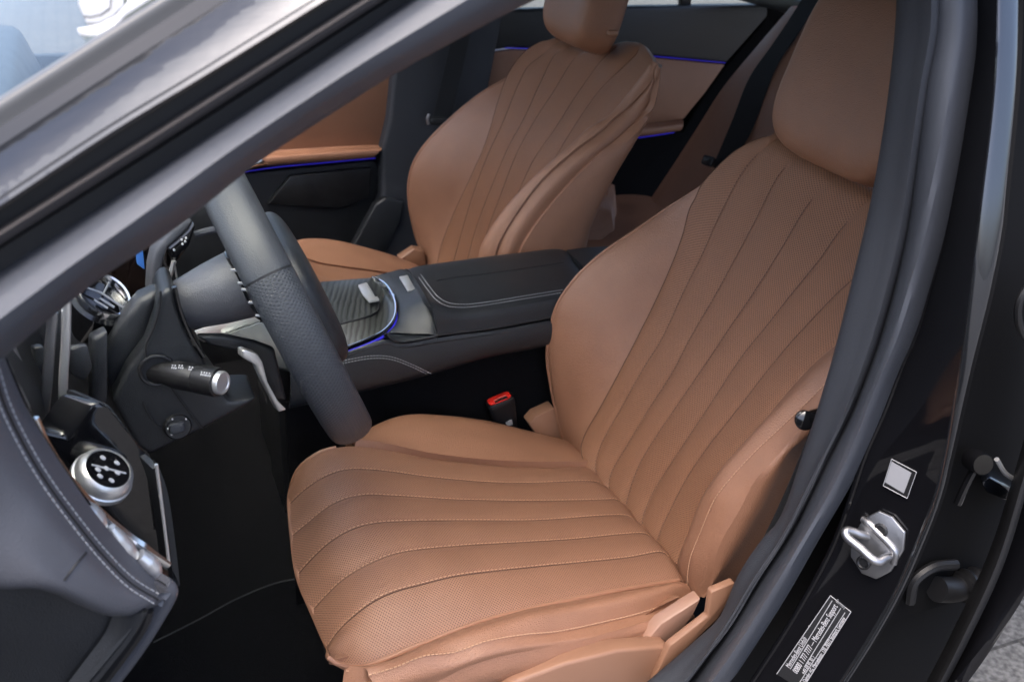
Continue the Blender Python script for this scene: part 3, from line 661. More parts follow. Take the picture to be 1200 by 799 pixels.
pb = childsheet('backrest_bolster', [p0-n_back*.003+np.array([0, .010, 0]), p0, mid, sil, sil+np.clip(np.arange(len(sil))/3, .02, 1)[:, None]*np.array([-.012, -.01, 0]), sil+np.clip(np.arange(len(sil))/3, .02, 1)[:, None]*np.array([-.1, -.01, -.03])], m_leather, ps, n=50, sub=7, smooth=True, th=.0015)
b = B(); tube(b, sil, .0028, n=60); obj('piping', b, m_pipe, pb)
for r in prow[:-1]:
    b = B(); tube(b, cr(r, 120)[2:-4]+np.array([.0002, .0003, 0]), .0009, sides=6); obj('seam_groove', b, m_groove, pback)
q6 = prow[6][0][1]
N0 = L([(769, 74), (766, 78), (747, 101), (716, 140), (691, 153), (670, 174), (635, 205), (600, 240), (579, 268), (567, 289), (562, 315), (562, 345)], 'Y', [q6, q6, -.555, -.56, -.562, -.562, -.56, -.56, -.562, -.565, -.567, -.57])
N0h = N0+np.linspace(0, 1, 12)[:, None]**.5*np.array([-.035, -.045, -.01])
N1 = L([(769, 75), (767, 88), (740, 121), (705, 153), (670, 181), (635, 212), (607, 247), (586, 282), (581, 298), (578, 320), (578, 345)], 'Y', [q6, q6+.004, -.541, -.538]+[-.535]*7)
N2 = L([(769, 77), (766, 106), (754, 135), (726, 163), (702, 181), (670, 212), (642, 244), (621, 272), (609, 294), (604, 318), (604, 345)], 'Y', [q6, q6+.008, -.53, -.522]+[-.515]*7)
N3 = L([(770, 80), (766, 112), (763, 124), (754, 142), (737, 170), (712, 212), (695, 247), (684, 275), (681, 291), (678, 318), (678, 345)], 'Y', [q6, q6+.01, -.53, -.522]+[-.512]*7)
N01 = (cr(N0, 14)+cr(N1, 14))/2+n_back*.008+np.array([0, .004, 0])
N12 = (cr(N1, 14)+cr(N2, 14))/2+np.array([.006, .008, 0])
N23 = (cr(N2, 14)+cr(N3, 14))/2+np.array([0, .006, 0])
pbo = childsheet('backrest_bolster', [prow[6], N0, N01, N1], m_leather, ps, n=60, sub=6, smooth=True)
childsheet('bolster_side', [N1, N12, N2], m_leather, pbo, n=60, sub=6, smooth=True)
childsheet('bolster_side', [N2, N23, N3, N3+np.array([-.02, -.03, 0]), N3+np.array([-.02, -.2, 0])], m_leather, pbo, n=60, sub=6, smooth=True)
b = B(); tube(b, N1, .0018, n=80); tube(b, N2, .0018, n=80); obj('piping', b, m_pipe, pbo)
ph, PM = headrest(ps, at(691, -10, 'Y', -.77), hw=.108, hh=.112, dp=.055)
b = B(); Mh = frame(at(717, 39, 'Y', -.668), (.2, 1, .1)); superell(b, Mh, .006, .013, .006, .5, .5, 10, 20); obj('headrest_button', b, m_trim, ph)
# cushion
pc_top = L([(330, 300), (341, 289), (351, 284), (372, 282.5), (394, 285), (419, 290.6), (449, 299), (462, 303.4), (485, 313), (505, 325)], 'Y', [-.97, -1.0, -1.01, -1.015, -1.015, -1.012, -1.01, -1.005, -1.0, -.99])
pc_line = L([(335, 306), (347, 302), (360, 305), (372.5, 309), (404.5, 314), (441, 319), (470, 324), (505, 332)], 'Y', -.925)
pc_near = pc_line+np.array([0, .36, -.005])
pcm = (cr(pc_top, 12)+cr(pc_line, 12))/2+np.array([0, 0, .012])
pc = childsheet('seat_cushion', [pc_line, pc_line+np.array([0, .09, .004]), pc_line+np.array([0, .18, .006]), pc_line+np.array([0, .27, .004]), pc_near], m_perf, ps, n=50, sub=6, puff=.004, th=.06)
childsheet('cushion_bolster', [pc_line, pcm, pc_top, pc_top+np.array([0, -.015, -.03]), pc_top+np.array([0, -.015, -.12])], m_leather, ps, n=50, sub=6, smooth=True)
b = B(); tube(b, pc_top, .0022, n=60); obj('piping', b, m_pipe, pc)
b = B(); prism(b, L([(468, 304), (486, 292), (497, 294), (500, 310), (490, 314)], 'Y', -1.02), np.array([0, -.03, 0]), .003); obj('recliner_cover', b, m_trim, ps)
b = B(); box(b, (.2, -.77, -.14), (.46, .44, .08)); box(b, (.2, -.77, -.27), (.46, .3, .14)); obj('seat_base', b, m_black, ps)

# ------------------------------------------------------------------ rear bench
rs = thing('rear_bench', 'tan leather rear bench in shade behind the front seats', 'car seat', (-.9, -.4, -.3))
m_shade = m_leather
rl = L([(927, 8), (885, 57), (847, 103), (820, 145), (793, 187), (763, 232)], 'Y', -1.02)
def acr(P, dy, dx=0, dz=0): return P+np.array([dx, dy, dz])
rbk = childsheet('backrest', [acr(rl, -.012, -.03), rl, acr(rl, .12, .012), acr(rl, .30, .0), acr(rl, .62, .012), acr(rl, .95, .0)], m_leather, rs, n=40, sub=6, smooth=True, th=.06)
ct = L([(690, 262), (697, 243), (706, 233), (733, 228), (760, 231), (787, 241), (810, 262)], 'Y', -1.05)
cz = -.0
V = rowmesh([L([(694, 250), (703, 233), (733, 228), (760, 230), (790, 243), (815, 260)], 'Z', .03),
             L([(680, 275), (694, 252), (722, 246), (750, 249), (785, 262), (812, 280)], 'Z', .035),
             L([(660, 330), (672, 290), (690, 272), (735, 272), (780, 286), (812, 300)], 'Z', .02),
             L([(640, 420), (650, 370), (680, 330), (735, 330), (780, 345), (812, 350)], 'Z', -.02)], n=30, sub=6, smooth=True)
sheet('seat_cushion', V, m_leather, rs, th=.08)
b = B(); prism(b, np.array([(-1.0, .38, .60), (-1.0, -1.34, .60), (-1.45, -1.34, .64), (-1.45, .38, .64)]), np.array([0, 0, -.04]), .005)
obj('rear_shelf', b, m_black, rs)
# ------------------------------------------------------------------ rear seat belt
rb = thing('seat_belt', 'black webbing seat belt lying across the rear bench backrest', 'seat belt', (-.6, -.75, .3), group='seat belts')
bn = np.cross(rl[-1]-rl[0], [0, 1, 0]); bn /= np.linalg.norm(bn)
bnf = bn if bn@(CAM-rl[0]) > 0 else -bn
bh = Hit(rbk)
def onbench(pts):
    out = []
    for p in pts:
        try: out.append(bh.at(p[0], p[1], .007))
        except ValueError: out.append(CAM+ray(*p)*(((rl[0]-CAM)@bn)/(ray(*p)@bn))+bnf*.01)
    return np.array(out)
e0 = L([(948, -8), (930, 20), (905, 57), (880, 93), (860, 143), (837, 197)], 'Y', -.985)+n_back*.0; e1 = L([(975, -8), (960, 7), (935, 45), (913, 77), (880, 160), (850, 205)], 'Y', -.975)
sheet('webbing', rowmesh([onbench([(948, -8), (930, 20), (905, 57), (880, 93), (860, 143), (837, 197)]), onbench([(975, -8), (960, 7), (935, 45), (913, 77), (880, 160), (850, 205)])], n=30, sub=3), m_belt, rb, th=.002)
b = B(); Mx = frame(onbench([(838, 192)])[0]+np.array([.025, .015, .01]), (.9, .3, .3)); superell(b, Mx, .012, .016, .008, .4, .4, 10, 20); obj('belt_stop', b, m_black, rb)

# ------------------------------------------------------------------ passenger front door
pd = thing('passenger_door', 'closed front passenger door with tan leather panel and blue light strip', 'car door', (.3, -1.36, -.3))
lt = L([(240, 250), (306, 181.6), (360, 140), (420, 105), (470, 74)], 'Y', -1.34)
poly = L([(250, 60), (475, 40), (468.7, 78), (458, 120), (449, 159), (446, 171), (400, 174), (306, 178), (240, 184)], 'Y', -1.345)
b = B(); prism(b, poly, np.array([0, -.03, 0]), .004); obj('leather_panel', b, m_leather, pd)
ar0 = L([(240, 184), (306, 178), (400, 172), (447, 170)], 'Y', -1.345); ar1 = L([(240, 193), (310, 186), (400, 179), (446, 176)], 'Y', -1.305)
ar2 = L([(240, 203), (320, 194), (400, 188), (437, 184.6)], 'Y', -1.31)
childsheet('armrest', [ar0+np.array([0, 0, .012]), ar0, ar1, ar2, ar2+np.array([0, -.05, -.004])], m_leather, pd, n=30, sub=6, smooth=True)
b = B(); tube(b, L([(240, 207), (290, 201), (320, 196.6), (380, 191), (440, 185.5)], 'Y', -1.315), .0012, n=30); obj('ambient_light', b, m_blue, pd)
b = B(); prism(b, L([(262, 200), (300, 189), (306, 184), (316, 194), (300, 198), (264, 205)], 'Y', -1.30), np.array([0, -.02, 0]), .004); obj('door_handle', b, m_chrome, pd)
b = B(); prism(b, L([(200, 206), (290, 203), (440, 188), (446, 200), (440, 240), (420, 290), (400, 330), (200, 360)], 'Y', -1.35), np.array([0, -.03, 0]), .01); obj('lower_panel', b, m_black_vinyl, pd)
b = B(); box(b, (.42, -1.41, -.02), (1.44, .03, .92)); obj('door_shell', b, m_black, pd)
b = B(); prism(b, L([(312, 240), (340, 206), (436, 196), (434, 232), (400, 246)], 'Y', -1.336), np.array([0, -.015, 0]), .006, 3); obj('map_pocket', b, m_black, pd)
# window with bright sky beyond, frame
b = B(); prism(b, L([(100, -120), (475, -120), (475, 36), (250, 52), (100, 60)], 'Y', -1.37), np.array([0, -.004, 0])); obj('window', b, m_glass, pd)
# ------------------------------------------------------------------ far B pillar with belt
fp = thing('door_pillar', 'dark trimmed door pillar on the far side behind the passenger seat', 'pillar', (-.1, -1.36, -.3))
b = B(); prism(b, L([(476, -60), (600, -60), (590, 20), (572, 110), (540, 250), (520, 330), (395, 330), (425, 285), (448, 232), (447, 178), (456, 140)], 'Y', -1.31), np.array([0, -.06, 0]), .012, 3); obj('pillar_trim', b, m_pillar_trim, fp)
b = B(); prism(b, L([(412, 292), (440, 240), (452, 232), (474, 236), (470, 262), (440, 320), (400, 330)], 'Y', -1.296), np.array([0, -.03, 0]), .006, 3); obj('sill_trim', b, m_black_vinyl, fp)
fb = thing('seat_belt', 'black webbing seat belt hanging on the far pillar beside the passenger seat', 'seat belt', (-.1, -1.28, .3), group='seat belts')
sheet('webbing', rowmesh([L([(545, -20), (530, 44), (519, 90), (508, 137)], 'Y', -1.275), L([(566, -20), (552, 37), (540, 90), (527, 144)], 'Y', -1.275)], n=20, sub=3), m_belt, fb, th=.002)
b = B(); superell(b, frame(at(514, 142, 'Y', -1.27), (.2, 1, .1)), .010, .022, .006, .5, .5, 10, 20); obj('belt_tongue', b, m_black, fb)
b = B(); tube(b, L([(503, 134), (501, 139), (502, 146)], 'Y', -1.27), .004, n=8); obj('tongue_clip', b, m_steel, fb)
# ------------------------------------------------------------------ rear passenger-side door
rp = thing('rear_door', 'closed far rear door with tan panel between two blue light strips', 'car door', (-.7, -1.36, -.3))
b = B(); prism(b, L([(575, 62), (600, 58), (767, 68), (850, 76), (826, 110), (801, 140), (760, 146), (580, 150), (570, 110)], 'Y', -1.345), np.array([0, -.03, 0]), .004); obj('leather_panel', b, m_leather, rp)
q0 = L([(640, 146), (747, 145), (800, 140)], 'Y', -1.345); q1 = L([(640, 154), (747, 152), (801, 146)], 'Y', -1.305); q2 = L([(640, 164), (747, 160), (798, 153)], 'Y', -1.31)
childsheet('armrest', [q0, q1, q2, q2+np.array([0, -.05, -.004])], m_leather, rp, n=20, sub=6, smooth=True)
b = B(); tube(b, L([(592, 56.5), (623, 57.5), (700, 62), (767, 66.5), (850, 74)], 'Y', -1.335), .0011, n=24); tube(b, L([(690, 166), (747, 161.7), (790, 155.5)], 'Y', -1.315), .0012, n=12); obj('ambient_light', b, m_blue, rp)
b = B(); prism(b, L([(570, 13), (700, 9), (900, 6), (900, 20), (852, 74), (767, 66), (600, 56), (572, 60)], 'Y', -1.335), np.array([0, -.04, 0]), .008, 3); obj('upper_panel', b, m_black_vinyl, rp)
b = B(); prism(b, L([(600, 170), (747, 163), (800, 155), (826, 112), (850, 80), (900, 20), (930, 60), (800, 330), (600, 330)], 'Y', -1.352), np.array([0, -.03, 0]), .006); obj('lower_panel', b, m_carpet, rp)
b = B(); prism(b, L([(590, -120), (1000, -120), (960, -40), (890, 8), (700, 11), (590, 15)], 'Y', -1.37), np.array([0, -.004, 0])); obj('window', b, m_glass, rp)
b = B(); box(b, (-.82, -1.41, -.02), (1.0, .03, .92)); obj('door_shell', b, m_black, rp)
b = B(); prism(b, L([(798, 12), (810, 12), (815, -100), (800, -100)], 'Y', -1.355), np.array([0, -.02, 0]), .003); obj('window_bar', b, m_black, rp)
b = B(); prism(b, L([(890, 8), (930, -60), (1100, -100), (1100, 120), (900, 120), (860, 60)], 'Y', -1.36), np.array([0, -.03, 0]), .004); obj('quarter_trim', b, m_carpet, rp)

# ------------------------------------------------------------------ centre console
cc_ = thing('center_console', 'black centre console with stitched armrest lid between the front seats', 'console', (.15, -.39, -.3))
YN, YF = -.30, -.49
far = L([(489.5, 312), (530, 306), (569, 300.5), (610, 296), (660, 293)], 'Y', YF)
near = L([(503, 345), (518, 354.6), (535, 359), (569, 356), (616, 348.5), (660, 341), (700, 333)], 'Y', [-.315, -.306, -.30, -.30, -.30, -.30, -.30])
def lid(name, rowsF, rowsN, rowsB, m):
    side = rowsB
    mid_ = (cr(rowsF, 12)+cr(rowsN, 12))/2+np.array([0, 0, .004])
    r1 = cr(rowsN, 12)*.72+cr(side, 12)*.28+np.array([0, .010, .006])
    return rowmesh([rowsF+np.array([0, -.012, -.05]), rowsF+np.array([0, -.006, -.012]), rowsF, mid_, rowsN, r1, side], n=40, sub=5, smooth=True)
lf = L([(477, 316), (489.5, 312), (530, 306), (569, 300.5), (610, 296), (660, 293), (672, 305)], 'Y', YF)
ln_ = L([(500, 350), (518, 356), (535, 359), (569, 356), (616, 348.5), (660, 341), (690, 335)], 'Y', YN)
lb = L([(513, 392), (545, 388), (582, 383), (643, 371.5), (690, 362)], 'Y', -.275)
arm = sheet('armrest_lid', lid('lid', lf, ln_, lb, None), m_black_vinyl, cc_, th=.01)
ah = Hit(arm)
b = B(); stl_ = [(493, 322), (503, 336), (513, 348), (525, 355), (545, 357), (569, 354.5), (616, 347), (662, 339.5)]; stl = L([(487, 318), (501, 337), (512, 350), (524, 357), (545, 358.6), (569, 356.5), (616, 349), (665, 341)], 'Y', [-.47, -.385, -.335, -.312, -.303, -.30, -.30, -.30])
stitches(b, ah.line(stl_, 160, .0008), r=.0006); obj('lid_stitching', b, m_thread_grey, arm); b = B(); stitches(b, ah.line([(x-2.2, y+3.6) for x, y in stl_], 160, .0008), r=.0006); obj('lid_stitching', b, m_thread_grey, arm)
b = B(); tube(b, ah.line([(512, 329), (535, 325), (569, 321), (616, 314.5), (660, 308)], 40, .0002), .0009); obj('lid_split', b, m_black_rubber, arm)
lb2 = L([(663, 293), (680, 291), (697, 289.5), (740, 287)], 'Y', YF); ln2 = L([(690, 316), (720, 328), (760, 322), (800, 316)], 'Y', YN); lbb = L([(690, 350), (730, 346), (800, 338)], 'Y', -.275)
sheet('rear_lid', rowmesh([L([(664, 293), (680, 291), (697, 289.5), (745, 287)], 'Y', YF), L([(688, 316), (710, 313), (740, 309), (790, 300)], 'Y', -.37)], n=16, sub=4), m_black_vinyl, cc_, th=.03)
# piece with the button, in front of the lid
pA = L([(437, 325), (451, 331), (462, 346), (466, 361), (463, 378), (453, 391)], 'Y', [-.487, -.46, -.40, -.36, -.33, -.308])
pB = L([(475, 316), (483, 321), (489.5, 328), (501, 351), (509, 372), (511.5, 394)], 'Y', [-.49, -.46, -.43, -.325, -.297, -.275])
pA2 = pA+np.array([.004, -.004, -.012]); pB2 = pB+np.array([-.004, -.004, -.03])
V = rowmesh([pA2, pA, (cr(pA, 12)+cr(pB, 12))/2+np.array([0, .001, .003]), pB, pB2], n=40, sub=5, smooth=True)
bpn = sheet('button_panel', V, m_black_vinyl, cc_, th=.01)
b = B(); tube(b, pB+np.array([-.001, 0, .0005]), .0016, n=50); obj('panel_gap', b, m_black_rubber, bpn)
b = B(); tube(b, lb+np.array([0, .0005, -.001]), .0018, n=50); obj('lid_gap', b, m_black_rubber, arm)
lowA = L([(452, 391.5), (455, 395), (461, 399), (469, 401), (490, 398.5), (512, 395)], 'Y', -.272); lowB = cr(np.array([pA[-1], pB[-1]]), 6)
childsheet('panel_side', [lowB+np.array([0, -.001, -.0005]), (lowA+lowB)/2+np.array([0, .003, .002]), lowA, lowA+np.array([0, -.01, -.01])], m_black_vinyl, bpn, n=30, sub=5, smooth=True)
def onY(px, py, v0=(YF, 324), v1=(YN, 365)): return v0[0]+(v1[0]-v0[0])*(py-v0[1])/(v1[1]-v0[1])
b = B(); prism(b, L([(467, 326.5), (477, 324.5), (486, 341), (477, 343)], 'Y', [-.452, -.455, -.385, -.383])+np.array([0, .004, .006]), np.array([0, 0, -.004]), .0012); obj('release_button', b, m_satin, cc_)
# wave-grain panel with its chrome edge and ambient strip
ch = [(436.4, 326.4), (449, 332), (460, 346), (464, 361), (461, 376), (449, 389.6), (428, 400), (401, 410), (360, 422)]
chY = [-.485, -.46, -.40, -.36, -.33, -.312, -.303, -.298, -.295]
CH = L(ch, 'Y', chY)
b = B(); tube(b, CH+np.array([0, 0, .002]), .0028, n=60); obj('chrome_edge', b, m_chrome, cc_)
b = B(); tube(b, CH+np.array([-.002, .003, -.0045]), .0022, n=60); obj('ambient_light', b, m_blue, cc_)
wv0 = L([(300, 345), (364, 333), (400, 329.5), (436, 326.4)], 'Y', -.487)
wv1 = L([(340, 392), (392, 381), (432, 371), (443, 365), (446, 356), (449, 340), (438, 328)], 'Y', [-.345, -.345, -.35, -.365, -.39, -.44, -.48])
V = rowmesh([wv0, (cr(wv0, 8)+cr(wv1, 8))/2+np.array([0, 0, .003]), wv1], n=40, sub=6, smooth=True); tambour = sheet('tambour_lid', V+np.array([0, 0, .002]), m_wave, cc_, th=.008)
wv2 = L([(355, 423), (401, 409), (428, 399), (449, 388.6), (460, 376), (463, 361), (459, 346)], 'Y', [-.295, -.298, -.303, -.312, -.33, -.36, -.40])
V = rowmesh([wv1, wv2], n=40, sub=6); sheet('wave_trim', V-np.array([0, 0, .001]), m_wave, cc_, th=.008)
b = B(); tube(b, L([(392, 382), (432, 371.5), (443, 365), (445, 356.6)], 'Y', [-.345, -.35, -.365, -.39])+np.array([0, 0, .002]), .0015, n=30); obj('lid_gap', b, m_black_rubber, tambour)
b = B(); prism(b, L([(419, 336), (429, 333), (444, 353), (432, 355), (424, 346)], 'Y', [-.455, -.465, -.385, -.38, -.415])+np.array([0, .004, .006]), np.array([0, 0, -.005]), .0015); sw = obj('lid_handle', b, m_satin, tambour)
b = B(); prism(b, L([(430, 336), (433, 336), (441, 350), (438, 350)], 'Y', [-.45, -.45, -.40, -.40])+np.array([0, .007, .0095]), np.array([0, 0, -.002])); obj('handle_slot', b, m_black, sw)
# near side face and carpeted tunnel
sd0 = L([(340, 428), (401, 413), (454, 397), (467, 402), (511, 396), (582, 386), (643, 375), (720, 362)], 'Y', -.273)
sd1 = L([(340, 476), (425, 456), (505, 436), (569, 417), (645, 402), (720, 384)], 'Y', -.268)
side = childsheet('console_side', [sd0+np.array([0, -.004, -.012]), sd0, (cr(sd0, 12)+cr(sd1, 12))/2+np.array([0, .004, 0]), sd1, sd1+np.array([0, -.012, -.012])], m_black_vinyl, cc_, n=50, sub=5, smooth=True)
b = B(); sa = L([(400, 422), (407, 420.5), (434, 416), (457, 417), (481, 425.5), (505, 437)], 'Y', -.266); stitches(b, sa+np.array([0, .003, 0]), r=.0006); stitches(b, L([(400, 425), (407, 423.5), (434, 419), (457, 420), (480, 428), (500, 437.5)], 'Y', -.266)+np.array([0, .003, 0]), r=.0006); obj('side_stitching', b, m_thread_grey, side)
sk0 = cr(sd1, 20)+np.array([0, -.01, -.004])
childsheet('tunnel_carpet', [sk0, sk0+np.array([0, -.035, -.02]), sk0*np.array([1, 1, 0])+np.array([0, -.05, -.16]), sk0*np.array([1, 1, 0])+np.array([0, -.05, -.37])], m_carpet, cc_, n=30, sub=4)
b = B(); box(b, (.1, -.41, .0), (.75, .13, .32)); box(b, (-.45, -.41, .0), (.5, .13, .3)); obj('console_core', b, m_black, cc_)
# bright silver fascia that climbs from the console to the dashboard
b = B(); prism(b, L([(225, 388), (259, 377), (294, 368), (306, 376), (262, 391), (240, 398)], 'Y', [-.3, -.31, -.32, -.33, -.31, -.3]), np.array([0, -.03, -.02]), .002); obj('silver_fascia', b, mat('bright_silver_trim', (.82, .82, .82), rough=.28, metal=.4), cc_)
b = B(); prism(b, L([(262, 392), (306, 377), (352, 402), (360, 440), (320, 430)], 'Y', -.3), np.array([0, -.06, -.03]), .004); obj('fascia_panel', b, mat('silver_grey_fascia', (.28, .30, .29), rough=.3, metal=.6), cc_)

# ------------------------------------------------------------------ seat belt buckle
bu = thing('seat_belt_buckle', 'black seat belt buckle with red release button beside the driver seat', 'buckle', tuple(at(592, 500, 'Y', -.30)))
top = at(585, 467, 'Y', -.30); bot = at(597, 512, 'Y', -.30); ax = top-bot; ax /= np.linalg.norm(ax)
xb = L([(569, 470), (601, 462)], 'Y', -.30); xw = xb[1]-xb[0]; xw -= ax*(xw@ax); hw = np.linalg.norm(xw)/2; xw /= 2*hw; yb = np.cross(ax, xw)
Mb = Matrix(((xw[0], yb[0], ax[0], top[0]), (xw[1], yb[1], ax[1], top[1]), (xw[2], yb[2], ax[2], top[2]), (0, 0, 0, 1)))
b = B()
def rr(z, a, c, n=36, e=.45): return [tuple(Mb @ Vector((math.copysign(abs(math.cos(t))**e*a, math.cos(t)), math.copysign(abs(math.sin(t))**e*c, math.sin(t)), z))) for t in np.linspace(0, 2*math.pi, n, endpoint=False)]
vs = grid(b, [rr(-.085, hw*.62, .010), rr(-.07, hw*.7, .011), rr(-.04, hw*.86, .013), rr(-.012, hw*.98, .0145), rr(-.002, hw, .015), rr(.0, hw*.95, .0140), rr(.0005, hw*.86, .0118), rr(-.002, hw*.84, .0113)], closed_v=True); b.faces.new(vs[0]); b.faces.new(vs[-1])
obj('buckle_body', b, m_black, bu)
b = B(); vs = grid(b, [rr(-.003, hw*.82, .0108), rr(.0018, hw*.82, .0108), rr(.003, hw*.74, .0095)], closed_v=True); b.faces.new(vs[-1]); rb_ = obj('release_button', b, m_red, bu)
b = B(); prism(b, [tuple(Mb @ Vector(p)) for p in ((-hw*.45, -.0106, .0036), (hw*.5, -.0106, .0036), (hw*.5, -.006, .0036), (-hw*.45, -.006, .0036))], np.array(ax)*-.002); obj('tongue_slot', b, m_black_rubber, rb_)
b = B(); prism(b, [tuple(Mb @ Vector(p)) for p in ((-hw*.45, -.0055, .0040), (hw*.5, -.0055, .0040), (hw*.5, -.002, .0040), (-hw*.45, -.002, .0040))], np.array(ax)*-.002); obj('press_mark', b, mat('pale_red', (.8, .16, .13), rough=.4), rb_)
b = B(); prism(b, L([(593, 495), (600, 492), (601, 497), (594, 500)], 'Y', -.2835), np.array([0, -.002, 0])); tube(b, L([(596, 501), (599, 507)], 'Y', -.2835), .0008); obj('buckle_tag', b, m_grey_print, bu)

# ------------------------------------------------------------------ driver's belt button on the pillar
db = thing('seat_belt', 'black seat belt with a round stop button beside the driver seat bolster', 'seat belt', tuple(at(950, 500, 'Y', .30)), group='seat belts')
b = B(); lathe(b, [(0, .006), (.009, .006), (.0125, .003), (.0125, -.003), (.008, -.006), (0, -.006)], frame(at(943, 492, 'Y', .30), (.5, .85, .3)), 28); tube(b, L([(945, 490), (975, 482)], 'Y', .30), .009, n=6, sides=12); obj('belt_stop', b, m_gloss, db)
sheet('webbing', rowmesh([L([(985, 415), (962, 470), (940, 530), (905, 610), (868, 680)], 'Y', .292), L([(1030, 415), (1007, 470), (985, 530), (940, 615), (900, 680)], 'Y', .31)], n=30, sub=3), m_belt, db, th=.002)

# ------------------------------------------------------------------ steering wheel
sw_c = np.array([.5116, -.0143, .4188]); tilt = .3831; nW = np.array([-math.cos(tilt), 0, math.sin(tilt)]); e1 = np.array([0, 1, 0]); e2 = np.cross(nW, e1)
if e2[2] < 0: e2 = -e2
wh = thing('steering_wheel', 'dark leather steering wheel seen almost edge on from the side', 'steering wheel', tuple(sw_c))
RW, RTB, RAX = .1825, .0206, .0275
def ringp(t): return sw_c+RW*(math.cos(t)*e1+math.sin(t)*e2), math.cos(t)*e1+math.sin(t)*e2
def ringmesh(t0, t1, n, kr=1.0):
    V = []
    for t in np.linspace(t0, t1, n):
        c, rd = ringp(t); V.append([c+rd*RTB*kr*math.copysign(abs(math.cos(s))**.85, math.cos(s))+nW*RAX*kr*math.copysign(abs(math.sin(s))**.85, math.sin(s)) for s in np.linspace(0, 2*math.pi, 24, endpoint=False)])
    V = np.array(V); V = np.concatenate([V, V[:, :1]], 1)
    uv = [[(RW*t, .0043*j*1.0) for j in range(25)] for t in np.linspace(t0, t1, n)]
    return V, uv
m_wheel_perf = perforated('perforated_wheel_leather', (.046, .050, .057), .0042, .2, .5, .42, gb=.12, gs=1400)
top_a = math.radians(33)
b = B(); V, uv = ringmesh(-math.radians(48), top_a, 60); grid(b, V, uv); rim = obj('rim_grip', b, m_wheel_perf, wh)
b = B(); V, uv = ringmesh(top_a+.012, math.radians(147), 80); grid(b, V, uv); obj('rim', b, m_wheel, wh)
b = B(); V, uv = ringmesh(math.radians(228), math.radians(312)-.012, 50); grid(b, V, uv); obj('rim', b, m_wheel, wh)
b = B(); V, uv = ringmesh(math.radians(147)+.012, math.radians(228)-.012, 60); grid(b, V, uv); obj('rim_grip', b, m_wheel_perf, wh)
for a in (top_a+.006, -math.radians(48)-.006, math.radians(147)+.006, math.radians(228)-.006):
    b = B(); V, uv = ringmesh(a-.01, a+.01, 3, .96); grid(b, V, uv); obj('rim_seam', b, m_black_rubber, wh)
# hub with airbag cover, spokes
b = B(); Mh = frame(sw_c+nW*.018, nW, e2); superell(b, Mh, .085, .115, .03, .5, .6); obj('airbag_cover', b, m_black_vinyl, wh)
for s in (1, -1):
    b = B()
    P = np.array([sw_c+e1*s*.06-nW*.014, sw_c+e1*s*.12-nW*.016, sw_c+e1*s*.172]); tube(b, P, [.034, .026, .024], sides=16, n=14, flat=.45, up=nW); obj('spoke', b, m_gloss, wh)
b = B(); P = np.array([sw_c-e2*.05-nW*.016, sw_c-e2*.11-nW*.016, sw_c-e2*.17]); tube(b, P, [.045, .035, .03], sides=16, n=14, flat=.4, up=nW); obj('spoke', b, m_gloss, wh)
# back of the hub (grey shroud between column and wheel)
b = B(); ha = at(216, 357, 'Y', .03); hb = at(287, 331, 'Y', .04); hv = hb-ha; hl = np.linalg.norm(hv)
lathe(b, [(0, -.02), (.026, -.02), (.030, 0), (.037, hl*.5), (.041, hl*.92), (.040, hl), (0, hl)], frame(ha, hv, (0, 0, 1)), 48); obj('hub_back', b, m_grey_vinyl, wh)
# switch strip along the spoke edge
b = B(); prism(b, L([(264, 302), (271, 300), (290, 330), (308, 366), (304, 374), (288, 345), (276, 322)], 'Y', .09), np.array([0, -.02, 0]), .002); spk = obj('button_strip', b, m_gloss, wh)
for k in (1, 3, 4, 6, 8):
    p = at(270+k*4.1, 309+k*7.6, 'Y', .092); b = B(); superell(b, frame(p, (.3, .9, .3)), .0018, .0036, .0012, .5, .5, 8, 14); obj('spoke_button', b, m_steel, spk)
# shift paddles
b = B(); prism(b, L([(284, 411), (288, 410), (302, 415), (308, 424), (314, 448), (326, 470), (336, 480), (327, 483), (318, 466), (308, 446), (300, 428), (284, 419)], 'Y', .085), np.array([.004, -.012, 0]), .0015); obj('shift_paddle', b, m_satin, wh)
b = B(); prism(b, L([(230, 394), (262, 394), (300, 402), (322, 410), (336, 470), (318, 468), (300, 428), (284, 420), (280, 412), (246, 405)], 'Y', .06), np.array([0, -.012, 0]), .004, 3); obj('lower_spoke_cover', b, m_black_vinyl, wh)

# ------------------------------------------------------------------ steering column with stalks
sc = thing('steering_column', 'black steering column shroud below the wheel with its switches', 'steering column', (.66, 0, .36))
poly = [(200, 336), (206, 345), (214, 372), (226, 396), (238, 420), (246, 440), (268, 470), (304, 468), (272, 486), (236, 505), (176, 534), (160, 524), (131, 470), (150, 432), (171, 404), (182, 372), (187, 345)]
b = B(); prism(b, L(poly, 'Y', .085), np.array([0, -.07, -.0]), .014, 4); obj('shroud', b, m_black_vinyl, sc)
poly = [(188, 340), (186, 360), (178, 390), (165, 412), (150, 432), (131, 470), (120, 420), (135, 385), (162, 352)]
b = B(); prism(b, L(poly, 'Y', .06), np.array([.0, -.035, 0]), .010, 3); obj('upper_shroud', b, m_black_vinyl, sc)
b = B(); tube(b, L([(188, 341), (188, 356), (181, 383), (171, 406), (173, 425)], 'Y', .0875), .0012, n=20); tube(b, L([(200, 452), (214, 472), (237, 502)], 'Y', .0865), .0012, n=16); tube(b, L([(168, 472), (172, 482), (184, 498), (200, 508)], 'Y', .0865), .001, n=16); obj('shroud_seam', b, m_black_rubber, sc)
b = B(); tube(b, L([(204, 336), (210, 362), (222, 392), (238, 418)], 'Y', .088), .003, n=20); obj('shroud_rim', b, m_gloss, sc)
